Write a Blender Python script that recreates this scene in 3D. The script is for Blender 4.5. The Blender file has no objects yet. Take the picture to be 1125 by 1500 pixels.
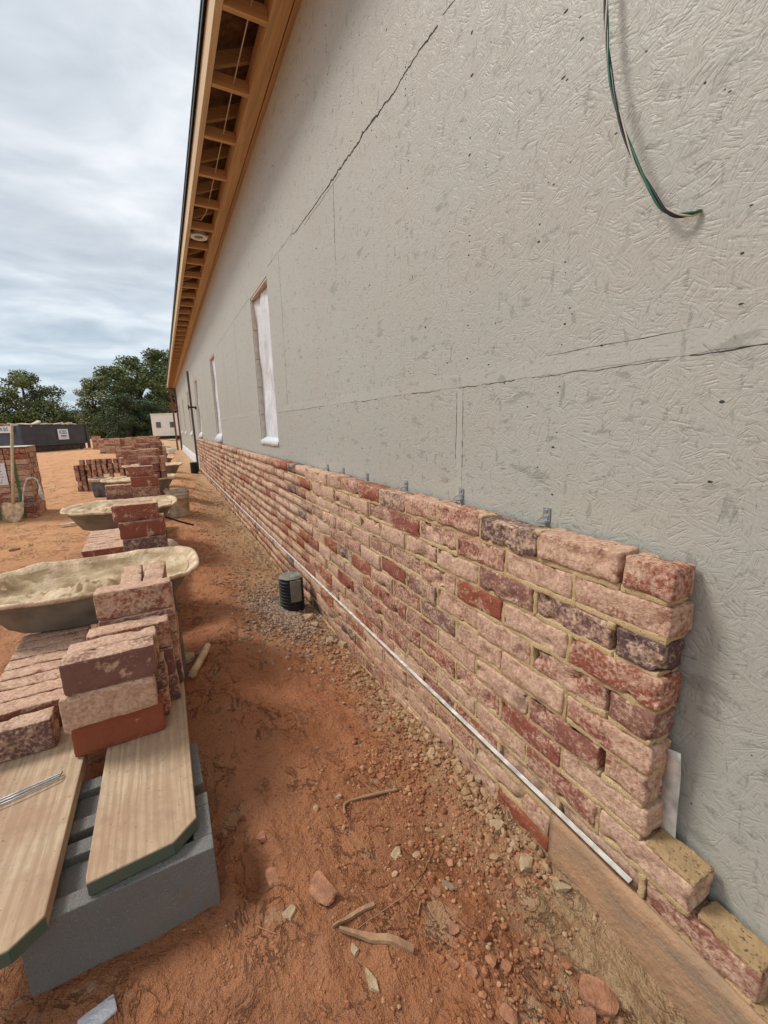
import bpy, math, random
import numpy as np
from mathutils import Vector, Matrix, noise
random.seed(7)
S = bpy.context.scene
C = S.collection
# ------------------------------------------------------------------ camera frame
H = 1.24
R = np.array([[0.88647, -0.11563, 0.44811], [-0.46388, -0.17387, 0.86866], [-0.02253, -0.97796, -0.20763]])
U_, s_, V_ = np.linalg.svd(R); R = U_ @ V_
F0 = 610.0
def ray(u, v): return R @ np.array([u-562.5, v-750.0, F0])
def onX(u, v, X): r = ray(u, v); p = r*(X/r[0]); return Vector((X, p[1], p[2]+H))
def onY(u, v, Y): r = ray(u, v); p = r*(Y/r[1]); return Vector((p[0], Y, p[2]+H))
def onZ(u, v, Z): r = ray(u, v); p = r*((Z-H)/r[2]); return Vector((p[0], p[1], Z))
def at(u, v, d): p = ray(u, v)/F0*d; return Vector((p[0], p[1], p[2]+H))
cam = bpy.data.cameras.new('camera'); co = bpy.data.objects.new('camera', cam); C.objects.link(co)
cam.sensor_fit = 'HORIZONTAL'; cam.sensor_width = 36; cam.lens = F0/1125*36
cam.clip_start = 0.02; cam.clip_end = 3000
M = Matrix(((R[0][0], -R[0][1], -R[0][2], 0), (R[1][0], -R[1][1], -R[1][2], 0), (R[2][0], -R[2][1], -R[2][2], H), (0, 0, 0, 1)))
co.matrix_world = M
S.camera = co
S.render.resolution_x = 768; S.render.resolution_y = 1024

# ------------------------------------------------------------------ materials
def mat(name, rough=.8, spec=.3):
    m = bpy.data.materials.new(name); m.use_nodes = True
    nt = m.node_tree; b = nt.nodes['Principled BSDF']
    b.inputs['Roughness'].default_value = rough; b.inputs['Specular IOR Level'].default_value = spec
    return m, nt, b
class G:
    """small node-graph helper"""
    def __init__(s, nt): s.nt = nt
    def n(s, t, **k):
        x = s.nt.nodes.new(t)
        for a, v in k.items(): setattr(x, a, v)
        return x
    def l(s, a, b): s.nt.links.new(a, b)
    def coord(s, kind='Object'): return s.n('ShaderNodeTexCoord').outputs[kind]
    def mapping(s, v, scale=(1,1,1), loc=(0,0,0), rot=(0,0,0)):
        m = s.n('ShaderNodeMapping'); m.inputs['Scale'].default_value = scale; m.inputs['Location'].default_value = loc; m.inputs['Rotation'].default_value = rot
        s.l(v, m.inputs[0]); return m.outputs[0]
    def noise(s, v, scale=5, detail=4, rough=.55, dist=0):
        m = s.n('ShaderNodeTexNoise'); m.inputs['Scale'].default_value = scale; m.inputs['Detail'].default_value = detail
        m.inputs['Roughness'].default_value = rough; m.inputs['Distortion'].default_value = dist
        s.l(v, m.inputs['Vector']); return m.outputs['Fac']
    def voro(s, v, scale=5, feature='F1', out='Distance', rnd=1):
        m = s.n('ShaderNodeTexVoronoi', feature=feature); m.inputs['Scale'].default_value = scale; m.inputs['Randomness'].default_value = rnd
        s.l(v, m.inputs['Vector']); return m.outputs[out]
    def ramp(s, f, stops, interp='LINEAR'):
        m = s.n('ShaderNodeValToRGB'); cr = m.color_ramp; cr.interpolation = interp
        while len(cr.elements) < len(stops): cr.elements.new(.5)
        for e, (p, c) in zip(cr.elements, stops):
            e.position = p; e.color = (c, c, c, 1) if isinstance(c, (int, float)) else (*c, 1)
        s.l(f, m.inputs[0]); return m.outputs[0]
    def mix(s, f, a, b, mode='MIX'):
        m = s.n('ShaderNodeMix', data_type='RGBA', blend_type=mode)
        for i, x in ((0, f), (6, a), (7, b)):
            if isinstance(x, (int, float)): m.inputs[i].default_value = x if i == 0 else (x, x, x, 1)
            elif isinstance(x, tuple): m.inputs[i].default_value = (*x, 1)
            else: s.l(x, m.inputs[i])
        return m.outputs[2]
    def math(s, op, a, b=0.0, c=None, clamp=False):
        m = s.n('ShaderNodeMath', operation=op, use_clamp=clamp)
        for i, x in enumerate((a, b) if c is None else (a, b, c)):
            if isinstance(x, (int, float)): m.inputs[i].default_value = x
            else: s.l(x, m.inputs[i])
        return m.outputs[0]
    def vmath(s, op, a, b):
        m = s.n('ShaderNodeVectorMath', operation=op)
        for i, x in enumerate((a, b)):
            if isinstance(x, (int, float)): m.inputs[i].default_value = (x, x, x)
            elif isinstance(x, tuple): m.inputs[i].default_value = x
            else: s.l(x, m.inputs[i])
        return m.outputs[0]
    def bump(s, h, b, strength=.5, dist=.01):
        m = s.n('ShaderNodeBump'); m.inputs['Strength'].default_value = strength; m.inputs['Distance'].default_value = dist
        s.l(h, m.inputs['Height']); s.l(m.outputs[0], b.inputs['Normal'])

def simple(name, col, rough=.7, var=.25, scale=8, bump=.2, bdist=.003, spec=.3, metal=0, dark=None):
    m, nt, b = mat(name, rough, spec); g = G(nt); v = g.coord()
    f = g.noise(v, scale, 5, .6)
    lo = tuple(c*(1-var) for c in col) if dark is None else dark
    c = g.ramp(f, [(.32, lo), (.66, tuple(min(1, c*(1+var*.6)) for c in col))])
    g.l(c, b.inputs['Base Color']); b.inputs['Metallic'].default_value = metal
    if bump: g.bump(g.noise(v, scale*6, 4, .6), b, bump, bdist)
    return m
MT = {}
# brick: tint attribute or object random drives each brick
def brick_mat(name, attr):
    m, nt, b = mat(name, .88, .2); g = G(nt)
    co_ = g.coord()
    if attr:
        a = g.n('ShaderNodeAttribute', attribute_name='tint'); sep = g.n('ShaderNodeSeparateColor'); g.l(a.outputs['Color'], sep.inputs[0])
        r1, r2, r3 = sep.outputs
        v = g.vmath('ADD', co_, g.vmath('SCALE', a.outputs['Color'], 0.0)) if False else co_
    else:
        a = g.n('ShaderNodeAttribute', attribute_name='tint'); sep = g.n('ShaderNodeSeparateColor'); g.l(a.outputs['Color'], sep.inputs[0])
        r1, r2, r3 = sep.outputs
        oi = g.n('ShaderNodeObjectInfo')
        cmb = g.n('ShaderNodeCombineXYZ'); g.l(g.math('MULTIPLY', oi.outputs['Random'], 37.0), cmb.inputs[0]); g.l(g.math('MULTIPLY', oi.outputs['Random'], 11.0), cmb.inputs[1])
        v = g.vmath('ADD', co_, cmb.outputs[0])
    # body red
    body = g.ramp(r1, [(0, (.36, .105, .05)), (.25, (.33, .10, .065)), (.5, (.31, .115, .08)), (.7, (.32, .15, .11)), (.86, (.22, .12, .10)), (.93, (.125, .085, .08)), (1, (.10, .075, .075))])
    body = g.mix(g.math('MULTIPLY', g.noise(v, 60, 4), .45), body, (.16, .06, .045))
    wash = g.ramp(g.noise(v, 90, 3), [(.3, (.50, .30, .20)), (.7, (.84, .61, .44))])
    n1 = g.noise(g.mapping(v, (1, .55, 1.3)), 13, 8, .74, .8)
    n2 = g.noise(v, 95, 3, .6)
    f = g.math('ADD', n1, g.math('MULTIPLY', g.math('SUBTRACT', n2, .5), .75))
    thr = g.math('SUBTRACT', .80, g.math('MULTIPLY', r2, .58))
    f = g.math('MULTIPLY_ADD', g.math('SUBTRACT', f, thr), 5.0, .5, clamp=True)
    f = g.math('MULTIPLY', f, g.math('MULTIPLY_ADD', g.noise(v, 33, 4, .7), .75, .42, clamp=True))
    col = g.mix(f, body, wash)
    # dark burn spots and pits
    sp = g.ramp(g.noise(v, 150, 2, .5), [(.26, 1.), (.33, 0.)])
    col = g.mix(g.math('MULTIPLY', sp, .6), col, (.06, .035, .03))
    col = g.mix(g.math('MULTIPLY', g.ramp(g.noise(v, 9, 3), [(.55, 0.), (.72, 1.)]), g.math('MULTIPLY', r3, .55)), col, (.09, .065, .06))
    g.l(col, b.inputs['Base Color'])
    h = g.math('ADD', g.noise(v, 70, 6, .7), g.math('MULTIPLY', g.noise(v, 300, 2, .6), .35))
    h = g.math('ADD', h, g.math('MULTIPLY', f, .15))
    h = g.math('ADD', h, g.math('MULTIPLY', g.noise(v, 22, 4, .6), .9)); g.bump(h, b, .9, .006)
    return m
MT['brickw'] = brick_mat('brick_face', True); MT['brick'] = brick_mat('loose_brick', False)
# mortar
m, nt, b = mat('sand_mortar', .95, .1); g = G(nt); v = g.coord()
c = g.mix(g.noise(v, 12, 5), (.50, .345, .175), (.78, .585, .335))
c = g.mix(g.ramp(g.noise(v, 260, 2), [(.3, 1.), (.42, 0.)]), c, (.22, .14, .06))
g.l(c, b.inputs['Base Color']); g.bump(g.math('ADD', g.noise(v, 160, 4, .7), g.noise(v, 500, 2)), b, .9, .004); MT['mortar'] = m
m, nt, b = mat('pan_mortar', .9, .2); g = G(nt); v = g.coord()
c = g.ramp(g.noise(v, 9, 5, .6), [(.3, (.38, .265, .155)), (.5, (.60, .45, .28)), (.72, (.82, .69, .50))])
g.l(c, b.inputs['Base Color']); g.bump(g.noise(v, 60, 6, .7), b, .8, .012); MT['panmortar'] = m
m, nt, b = mat('dropped_mortar', .95, .1); g = G(nt); v = g.coord()
c = g.mix(g.noise(v, 22, 6, .7), (.33, .205, .10), (.70, .49, .27)); c = g.mix(g.ramp(g.noise(v, 110, 3), [(.3, 1.), (.42, 0.)]), c, (.16, .10, .05))
g.l(c, b.inputs['Base Color']); g.bump(g.math('ADD', g.noise(v, 120, 5, .75), g.noise(v, 45, 3)), b, 1., .008); MT['mtop'] = m
# sheathing : painted strand board
def osb(name, base, rough, strength):
    m, nt, b = mat(name, rough, .5); g = G(nt); v = g.coord()
    hmax = None
    warp = g.n('ShaderNodeTexNoise'); warp.inputs['Scale'].default_value = 3.5; warp.inputs['Detail'].default_value = 2; g.l(v, warp.inputs['Vector'])
    wv = g.vmath('MULTIPLY', g.vmath('SUBTRACT', warp.outputs['Color'], .5), .10); vw = g.vmath('ADD', v, wv)
    for k, (ang, ln, wd) in enumerate(((8, 14, 80), (62, 18, 95), (117, 13, 70), (150, 20, 110))):
        mp = g.mapping(g.mapping(vw, (0, 1, 1), rot=(math.radians(ang), 0, 0)), (0, ln, wd), (0, k*3.7, k*5.1))
        vo = g.n('ShaderNodeTexVoronoi', feature='F1'); vo.inputs['Scale'].default_value = 1; g.l(mp, vo.inputs['Vector'])
        sp = g.n('ShaderNodeSeparateColor'); g.l(vo.outputs['Color'], sp.inputs[0])
        h_ = g.math('ADD', sp.outputs[0], g.math('MULTIPLY', vo.outputs['Distance'], g.math('MULTIPLY_ADD', sp.outputs[1], 1.0, -.7)))
        hmax = h_ if hmax is None else g.math('SMOOTH_MAX', hmax, h_, .02)
    h = g.math('MULTIPLY', hmax, .8); pit = None
    for k, (vs, sy, sz) in enumerate(((30, 12, 160), (46, 18, 230), (21, 9, 115))):
        vv = g.mapping(v, (0, 1, 1), (0, 3.1*k, 5.3*k))
        cell = g.voro(vv, vs, out='Color'); sp = g.n('ShaderNodeSeparateColor'); g.l(cell, sp.inputs[0])
        rot = g.n('ShaderNodeVectorRotate', rotation_type='X_AXIS'); g.l(vv, rot.inputs['Vector']); g.l(g.math('MULTIPLY', sp.outputs[0], 3.1416), rot.inputs['Angle'])
        n = g.noise(g.mapping(rot.outputs[0], (1, sy, sz)), 1, 1, .5)
        groove = g.math('MULTIPLY', g.ramp(n, [(.30, 1.), (.43, 0.)]), g.ramp(g.noise(vv, vs*.9, 2), [(.40, 0.), (.58, 1.)]))
        h = g.math('ADD', h, g.math('MULTIPLY', groove, -.75)); h = g.math('ADD', h, g.math('MULTIPLY', n, .8))
        deep = g.math('MULTIPLY', g.ramp(n, [(.22, 1.), (.34, 0.)]), g.ramp(g.noise(vv, vs*1.4, 2), [(.55, 0.), (.64, 1.)]))
        pit = deep if pit is None else g.math('MAXIMUM', pit, deep)
    h = g.math('ADD', h, g.math('MULTIPLY', g.noise(v, 50, 4, .6), .5))
    col = g.mix(g.noise(v, 1.3, 4), tuple(c*.93 for c in base), tuple(c*1.05 for c in base))
    fk = None
    for q_, (sc_, a0) in enumerate((((1, 9, 26), .4), ((1, 22, 8), -.3), ((1, 30, 70), .9), ((1, 5, 13), .2))):
        n_ = g.noise(g.mapping(v, sc_, (q_, q_*2.1, 0), (a0, 0, 0)), 1.6, 3, .55)
        n_ = g.ramp(n_, [(.635, 0.), (.69, 1.)]); fk = n_ if fk is None else g.math('MAXIMUM', fk, n_)
    col = g.mix(g.math('MULTIPLY', fk, .46), col, tuple(c*.40 for c in base))
    sm = g.ramp(g.noise(g.mapping(v, (1, .7, 1.6)), 2.2, 5, .65, .5), [(.40, 0.), (.72, 1.)])
    col = g.mix(g.math('MULTIPLY', sm, .22), col, (.40, .36, .27))
    col = g.mix(g.math('MULTIPLY', pit, .8), col, tuple(c*.35 for c in base))
    g.l(col, b.inputs['Base Color'])
    g.l(g.ramp(g.noise(v, 30, 4), [(.3, rough-.07), (.7, rough+.12)]), b.inputs['Roughness'])
    g.bump(h, b, strength, .0038)
    return m
MT['osb'] = osb('painted_strand_board', (.415, .413, .362), .50, .34)
MT['tape'] = osb('seam_tape', (.432, .43, .38), .50, .20)
MT['crack'] = simple('dark_crack', (.05, .045, .04), .9, bump=0)
def wood(name, base, axis='Y', rough=.7, grain=1, dk=.72):
    m, nt, b = mat(name, rough, .25); g = G(nt); v = g.coord()
    sc = {'Y': (60, 1.6, 60), 'X': (1.6, 60, 60), 'Z': (60, 60, 1.6)}[axis]
    n = g.noise(g.mapping(v, tuple(s*grain for s in sc)), 1, 4, .6, .6)
    w = g.noise(g.mapping(v, tuple(s*grain*.28 for s in sc)), 1, 2, .5, .3)
    c = g.ramp(n, [(.3, tuple(c*dk for c in base)), (.6, base), (.8, tuple(min(1, c*1.12) for c in base))])
    c = g.mix(g.math('MULTIPLY', g.ramp(w, [(.35, 1.), (.5, 0.)]), .35), c, tuple(x*.62 for x in base))
    c = g.mix(g.math('MULTIPLY', g.ramp(g.noise(v, 26, 3), [(.68, 0.), (.74, 1.)]), .5), c, tuple(x*.4 for x in base))
    g.l(c, b.inputs['Base Color']); g.bump(n, b, .35, .002)
    return m
MT['lumber'] = wood('eave_lumber', (.52, .35, .19), 'Y', .6)
MT['frz'] = wood('frieze_lumber', (.42, .27, .15), 'Y', .6)
MT['lumberx'] = wood('eave_lumber_cross', (.60, .37, .18), 'X', .6)
MT['fascia'] = wood('fascia_lumber', (.64, .48, .29), 'Y', .6)
MT['deck'] = simple('roof_deck_board', (.22, .11, .05), .8, .5, 14, .4)
m, nt, b = mat('pine_plank', .8, .2); g = G(nt); v = g.coord()
oi = g.n('ShaderNodeObjectInfo'); cmb = g.n('ShaderNodeCombineXYZ'); g.l(g.math('MULTIPLY', oi.outputs['Random'], 9.), cmb.inputs[0]); vv = g.vmath('ADD', v, cmb.outputs[0])
wv = g.n('ShaderNodeTexWave', wave_type='BANDS', bands_direction='X'); wv.inputs['Scale'].default_value = 13; wv.inputs['Distortion'].default_value = 16; wv.inputs['Detail'].default_value = 5; wv.inputs['Detail Scale'].default_value = .8; wv.inputs['Detail Roughness'].default_value = .7; g.l(g.mapping(vv, (1, .07, 1)), wv.inputs['Vector'])
n = g.noise(g.mapping(vv, (150, 3.5, 60)), 1, 4, .65, .2)
c = g.mix(g.math('MULTIPLY', wv.outputs['Fac'], .6), (.58, .445, .30), (.36, .245, .145))
c = g.mix(g.math('MULTIPLY', g.ramp(n, [(.35, 1.), (.6, 0.)]), .45), c, (.34, .24, .17))
c = g.mix(g.math('MULTIPLY', g.ramp(g.noise(vv, 3.6, 5, .7), [(.40, 0.), (.64, 1.)]), .65), c, (.37, .215, .135))
c = g.mix(g.math('MULTIPLY', g.ramp(g.noise(vv, 19, 5, .75), [(.52, 0.), (.66, 1.)]), .45), c, (.30, .20, .14))
c = g.mix(g.math('MULTIPLY', g.ramp(g.noise(vv, 75, 3, .6), [(.66, 0.), (.72, 1.)]), .7), c, (.17, .10, .07))
kn = g.voro(g.mapping(vv, (5, 2.2, 1)), 1.0); c = g.mix(g.ramp(kn, [(.035, 1.), (.075, 0.)]), c, (.20, .10, .055))
c = g.mix(g.math('MULTIPLY', g.ramp(g.noise(vv, 8, 3, .5), [(.70, 0.), (.76, 1.)]), .6), c, (.46, .22, .11))
sp_ = g.ramp(g.noise(g.mapping(vv, (55, .9, 1)), 1, 2, .5), [(.735, 0.), (.75, 1.)]); c = g.mix(sp_, c, (.10, .065, .045))
g.l(c, b.inputs['Base Color']); g.bump(g.math('ADD', n, g.math('MULTIPLY', sp_, -2.)), b, .5, .0022); MT['plank'] = m
MT['plankend'] = simple('green_painted_plank_end', (.055, .105, .075), .75, .5, 30, .4, dark=(.13, .12, .085))
MT['oldwood'] = wood('weathered_wood', (.40, .24, .14), 'Y', .85)
MT['dkpole'] = simple('dark_pole', (.12, .10, .09), .6, .3, 6)
MT['redpost'] = simple('red_brown_post', (.22, .09, .06), .7, .3, 6)
MT['handle'] = simple('shovel_handle', (.56, .44, .28), .7, .2, 12)
MT['black'] = simple('black_metal', (.02, .02, .022), .5, .3)
MT['drip'] = simple('drip_edge', (.03, .035, .045), .45, .2)
MT['pvc'] = simple('white_flashing', (.66, .64, .58), .5, .4, 22)
MT['galv'] = simple('galvanised_steel', (.42, .44, .46), .4, .25, 40, .2, metal=.8)
MT['cream'] = simple('mortar_crusted_plastic', (.74, .57, .385), .85, .35, 14, 1., .012, dark=(.40, .28, .17))
MT['tray'] = simple('grey_tray', (.235, .225, .19), .7, .35, 9, .4)
MT['bucket'] = simple('cream_bucket', (.52, .49, .38), .6, .3, 10, .3, dark=(.30, .26, .18))
MT['pipe'] = simple('black_corrugated_plastic', (.035, .033, .032), .5, .4, 25, .2)
MT['straplue'] = simple('green_strap', (.07, .17, .05), .5, .2)
MT['paper'] = simple('white_paper_label', (.78, .78, .80), .6, .06, 30, 0)
MT['ink'] = simple('grey_ink', (.12, .13, .18), .6, .1, 10, 0)
MT['inkblue'] = simple('blue_ink', (.05, .16, .24), .6, .1, 10, 0)
MT['steel_dk'] = simple('dumpster_steel', (.055, .052, .058), .55, .3, 1.5, .2)
MT['steel_bl'] = simple('dumpster_end_steel', (.075, .095, .125), .55, .25, 1.5, .2)
MT['rust'] = simple('dumpster_underside', (.07, .04, .033), .8, .4, 3, .2)
MT['trailer'] = simple('cream_trailer_siding', (.78, .75, .68), .5, .08, 2, 0)
MT['glass'] = simple('dark_window_glass', (.10, .11, .11), .2, .2, 2, 0, spec=.5)
MT['foam'] = simple('pale_debris', (.62, .55, .42), .8, .3, 5, .3)
MT['chip'] = simple('grey_brown_chip', (.26, .19, .13), .9, .2, 20, .3)
MT['stone'] = simple('clay_stone', (.42, .20, .115), .95, .4, 30, .8, .006)
MT['pale_stone'] = simple('sandy_stone', (.50, .37, .23), .95, .35, 30, .9, .006)
MT['bag'] = simple('dusty_plastic_bag', (.66, .54, .46), .45, .25, 9, .9, .02)
MT['bark'] = simple('tree_bark', (.09, .065, .05), .9, .3, 6, .5, .03)
MT['green'] = simple('green_insulation', (.012, .12, .06), .35, .15, 30, 0, spec=.5)
MT['blackins'] = simple('black_insulation', (.015, .012, .015), .35, .2, 30, 0, spec=.5)
MT['whiteins'] = simple('white_insulation', (.50, .44, .37), .4, .1, 30, 0)
MT['jamb'] = simple('sheathing_edge', (.56, .52, .44), .6, .15, 20, .3)
MT['head'] = simple('raw_head_jamb', (.52, .42, .33), .7, .2, 20, .3)
# plastic sheet
m, nt, b = mat('plastic_film', .28, .5); g = G(nt); v = g.coord()
g.l(g.ramp(g.noise(g.mapping(v, (3, 9, 2)), 2, 5, .6, 1.), [(.3, (.66, .68, .71)), (.7, (.88, .89, .91))]), b.inputs['Base Color'])
g.bump(g.noise(g.mapping(v, (3, 10, 3)), 3, 6, .65, 1.5), b, .7, .03); MT['film'] = m
# concrete block
m, nt, b = mat('grey_concrete_block', .95, .15); g = G(nt); v = g.coord()
c = g.mix(g.noise(v, 5, 4), (.185, .18, .168), (.27, .262, .245))
c = g.mix(g.math('MULTIPLY', g.ramp(g.noise(v, 7, 5, .7), [(.52, 0.), (.7, 1.)]), .4), c, (.30, .19, .12))
c = g.mix(g.ramp(g.noise(v, 240, 2), [(.62, 0.), (.7, 1.)]), c, (.32, .32, .32))
c = g.mix(g.ramp(g.noise(v, 210, 3), [(.30, .75), (.38, 0.)]), c, (.06, .06, .055))
g.l(c, b.inputs['Base Color']); g.bump(g.math('ADD', g.noise(v, 230, 3, .7), g.noise(v, 110, 4, .7)), b, 1., .005); MT['block'] = m
# foundation concrete stained with clay
m, nt, b = mat('clay_stained_concrete', .9, .2); g = G(nt); v = g.coord()
c = g.ramp(g.noise(g.mapping(v, (1, 1, 2.5)), 5, 5, .6), [(.3, (.30, .22, .15)), (.45, (.40, .25, .15)), (.6, (.48, .29, .17)), (.75, (.42, .22, .12))])
g.l(c, b.inputs['Base Color']); g.bump(g.math('ADD', g.noise(v, 60, 5, .6), g.noise(v, 9, 4, .6)), b, .8, .008); MT['conc'] = m
# ground
m, nt, b = mat('red_clay_soil', .95, .15); g = G(nt); v = g.coord('Object')
sx = g.n('ShaderNodeSeparateXYZ'); g.l(v, sx.inputs[0]); X, Y, Z = sx.outputs
near_clay = g.mix(g.noise(v, 3.2, 6, .65), (.37, .142, .062), (.66, .295, .148))
near_clay = g.mix(g.ramp(g.noise(v, 1.1, 3), [(.45, 0.), (.65, .6)]), near_clay, (.60, .30, .165))
fr = g.math('MULTIPLY', g.math('MULTIPLY_ADD', Y, -1.6, 2.2, clamp=True), g.ramp(g.noise(v, 2.6, 5, .65), [(.40, 0.), (.60, 1.)]))
near_clay = g.mix(g.math('MULTIPLY', fr, .55), near_clay, (.215, .083, .036))
lit_clay = g.mix(g.noise(g.mapping(v, (.8, 2.2, 1)), 1.5, 6, .6), (.66, .305, .135), (.82, .47, .25))  # lighter orange: stronger light on the open ground, painted into the soil colour
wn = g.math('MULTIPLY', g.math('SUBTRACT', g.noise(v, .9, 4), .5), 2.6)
f_lit = g.math('MULTIPLY_ADD', g.math('ADD', g.math('SUBTRACT', g.math('MULTIPLY', Y, .42), X), wn), .45, -.75, clamp=True)  # painted brightness grows to the left and into the distance
col = g.mix(f_lit, near_clay, lit_clay)
sand = g.mix(g.noise(v, 40, 4), (.46, .31, .165), (.66, .48, .29))
wall_d = g.math('MULTIPLY_ADD', X, 4.5, -2.9)      # 0 at X .64, ~1 at wall
fs = g.math('ADD', wall_d, g.math('MULTIPLY', g.math('SUBTRACT', g.noise(v, 5, 5, .7), .5), 3.2))
fs = g.math('MULTIPLY', fs, g.math('MULTIPLY_ADD', g.noise(v, .8, 2), 2.0, -.15, clamp=True), clamp=True)
fs = g.math('MAXIMUM', fs, g.math('MULTIPLY', g.math('MULTIPLY_ADD', Y, -5., 4.2, clamp=True), g.math('MULTIPLY_ADD', X, 9., g.math('MULTIPLY_ADD', g.noise(v, 12, 4, .7), 4., -8.3), clamp=True)))
col = g.mix(g.math('MULTIPLY', fs, .8), col, sand)
fs2 = g.math('MULTIPLY', g.math('MULTIPLY_ADD', Y, .45, -.8, clamp=True), g.ramp(g.noise(v, 4.2, 5, .7), [(.38, 0.), (.55, 1.)]))
fs2 = g.math('MULTIPLY', fs2, g.math('MULTIPLY_ADD', X, 2.5, -.4, clamp=True))
col = g.mix(g.math('MULTIPLY', fs2, .75), col, sand)
pt = g.ramp(g.noise(v, 6.5, 4, .55, .4), [(.61, 0.), (.66, 1.)])
col = g.mix(g.math('MULTIPLY', pt, .55), col, (.55, .39, .24))
col = g.mix(g.math('MULTIPLY', g.ramp(g.noise(v, 120, 3, .6), [(.28, 1.), (.4, 0.)]), .45), col, (.12, .045, .025))
col = g.mix(g.ramp(g.voro(v, 38), [(.05, .6), (.09, 0.)]), col, (.55, .38, .27))
crz = g.ramp(g.math('ABSOLUTE', g.math('SUBTRACT', g.noise(g.mapping(v, (1.5, 1, 1), rot=(0, 0, .6)), 7, 6, .65, 1.0), .5)), [(0, 1.), (.018, 0.)])
crz = g.math('MULTIPLY', crz, g.ramp(g.noise(v, 3.3, 3), [(.45, 0.), (.6, 1.)]))
col = g.mix(g.math('MULTIPLY', crz, .45), col, (.13, .05, .03))
col = g.mix(g.math('MULTIPLY', g.ramp(g.noise(v, 17, 5, .7), [(.5, 0.), (.66, 1.)]), .35), col, (.52, .27, .17))
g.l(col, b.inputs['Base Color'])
h = g.math('ADD', g.math('MULTIPLY', crz, -1.2), g.math('MULTIPLY', g.noise(v, 22, 6, .7), 2.4), g.math('MULTIPLY', g.noise(v, 150, 4, .7), .5))
h = g.math('ADD', h, g.math('MULTIPLY', g.noise(g.mapping(v, (2.2, 1, 1), rot=(0, 0, .5)), 9, 5, .7, 1.2), .8))
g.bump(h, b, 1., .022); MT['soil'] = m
# foliage
def leaf_mat(name, a, c_):
    m, nt, b = mat(name, .6, .3); g = G(nt)
    at_ = g.n('ShaderNodeAttribute', attribute_name='tint'); sep = g.n('ShaderNodeSeparateColor'); g.l(at_.outputs['Color'], sep.inputs[0])
    g.l(g.mix(sep.outputs[0], a, c_), b.inputs['Base Color'])
    return m
MT['leaf1'] = leaf_mat('oak_leaves', (.042, .066, .024), (.25, .29, .10))
MT['leaf2'] = leaf_mat('dark_leaves', (.022, .044, .02), (.12, .16, .065))

# ------------------------------------------------------------------ mesh builders
class MB:
    def __init__(s): s.v = []; s.f = []; s.mi = []; s.t = []; s.cur = 0; s.tint = None
    def add(s, vs, fs):
        n = len(s.v); s.v += [tuple(x) for x in vs]; s.f += [tuple(i+n for i in f) for f in fs]; s.mi += [s.cur]*len(fs)
        if s.tint is not None: s.t += [s.tint]*len(vs)
        return s
    def box(s, x0, x1, y0, y1, z0, z1, mtx=None):
        vs = [Vector((x, y, z)) for z in (z0, z1) for y in (y0, y1) for x in (x0, x1)]
        if mtx is not None: vs = [mtx @ p for p in vs]
        return s.add(vs, [(0, 2, 3, 1), (4, 5, 7, 6), (0, 1, 5, 4), (2, 6, 7, 3), (0, 4, 6, 2), (1, 3, 7, 5)])
    def tube(s, pts, r, n=8, cap=True):
        pts = [Vector(p) for p in pts]; k = len(pts); rr = r if isinstance(r, (list, tuple)) else [r]*k
        vs = []; prev = None
        for i, p in enumerate(pts):
            d = (pts[min(i+1, k-1)]-pts[max(i-1, 0)]).normalized()
            a = d.cross(Vector((0, 0, 1))) if prev is None else prev-d*prev.dot(d)
            if a.length < 1e-4: a = d.cross(Vector((1, 0, 0)))
            a.normalize(); prev = a; b_ = d.cross(a)
            vs += [p+(a*math.cos(t)+b_*math.sin(t))*rr[i] for t in (2*math.pi*j/n for j in range(n))]
        fs = [(i*n+j, i*n+(j+1) % n, (i+1)*n+(j+1) % n, (i+1)*n+j) for i in range(k-1) for j in range(n)]
        if cap: fs += [tuple(range(n))[::-1], tuple(range((k-1)*n, k*n))]
        return s.add(vs, fs)
    def lathe(s, prof, c=(0, 0, 0), n=32, cap=False):
        vs = [(c[0]+r*math.cos(2*math.pi*j/n), c[1]+r*math.sin(2*math.pi*j/n), c[2]+z) for r, z in prof for j in range(n)]
        k = len(prof)
        fs = [(i*n+j, i*n+(j+1) % n, (i+1)*n+(j+1) % n, (i+1)*n+j) for i in range(k-1) for j in range(n)]
        if cap: fs += [tuple(range(n))[::-1], tuple(range((k-1)*n, k*n))]
        return s.add(vs, fs)
    def prism(s, poly, d):   # poly list of 3D points, extruded by vector d
        n = len(poly); p = [Vector(q) for q in poly]; d = Vector(d)
        return s.add(p+[q+d for q in p], [tuple(range(n))[::-1], tuple(range(n, 2*n))]+[(i, (i+1) % n, n+(i+1) % n, n+i) for i in range(n)])
    def build(s, name, m, parent=None, smooth=False, bevel=0, loc=None):
        me = bpy.data.meshes.new(name)
        me.from_pydata(s.v, [], s.f)
        ms = m if isinstance(m, (list, tuple)) else [m]
        for q in ms: me.materials.append(MT[q] if isinstance(q, str) else q)
        if len(ms) > 1: me.polygons.foreach_set('material_index', s.mi)
        if s.t:
            a = me.color_attributes.new('tint', 'FLOAT_COLOR', 'POINT')
            a.data.foreach_set('color', [x for t in s.t for x in (*t, 1.0)])
        if smooth: me.polygons.foreach_set('use_smooth', [True]*len(s.f))
        me.update()
        o = bpy.data.objects.new(name, me); C.objects.link(o)
        if parent: o.parent = parent
        if loc: o.location = loc
        if bevel:
            b_ = o.modifiers.new('bevel', 'BEVEL'); b_.width = bevel; b_.segments = 2; b_.limit_method = 'ANGLE'
        return o
def tag(o, label=None, cat=None, group=None, kind=None):
    if label: o['label'] = label
    if cat: o['category'] = cat
    if group: o['group'] = group
    if kind: o['kind'] = kind
    return o
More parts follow.
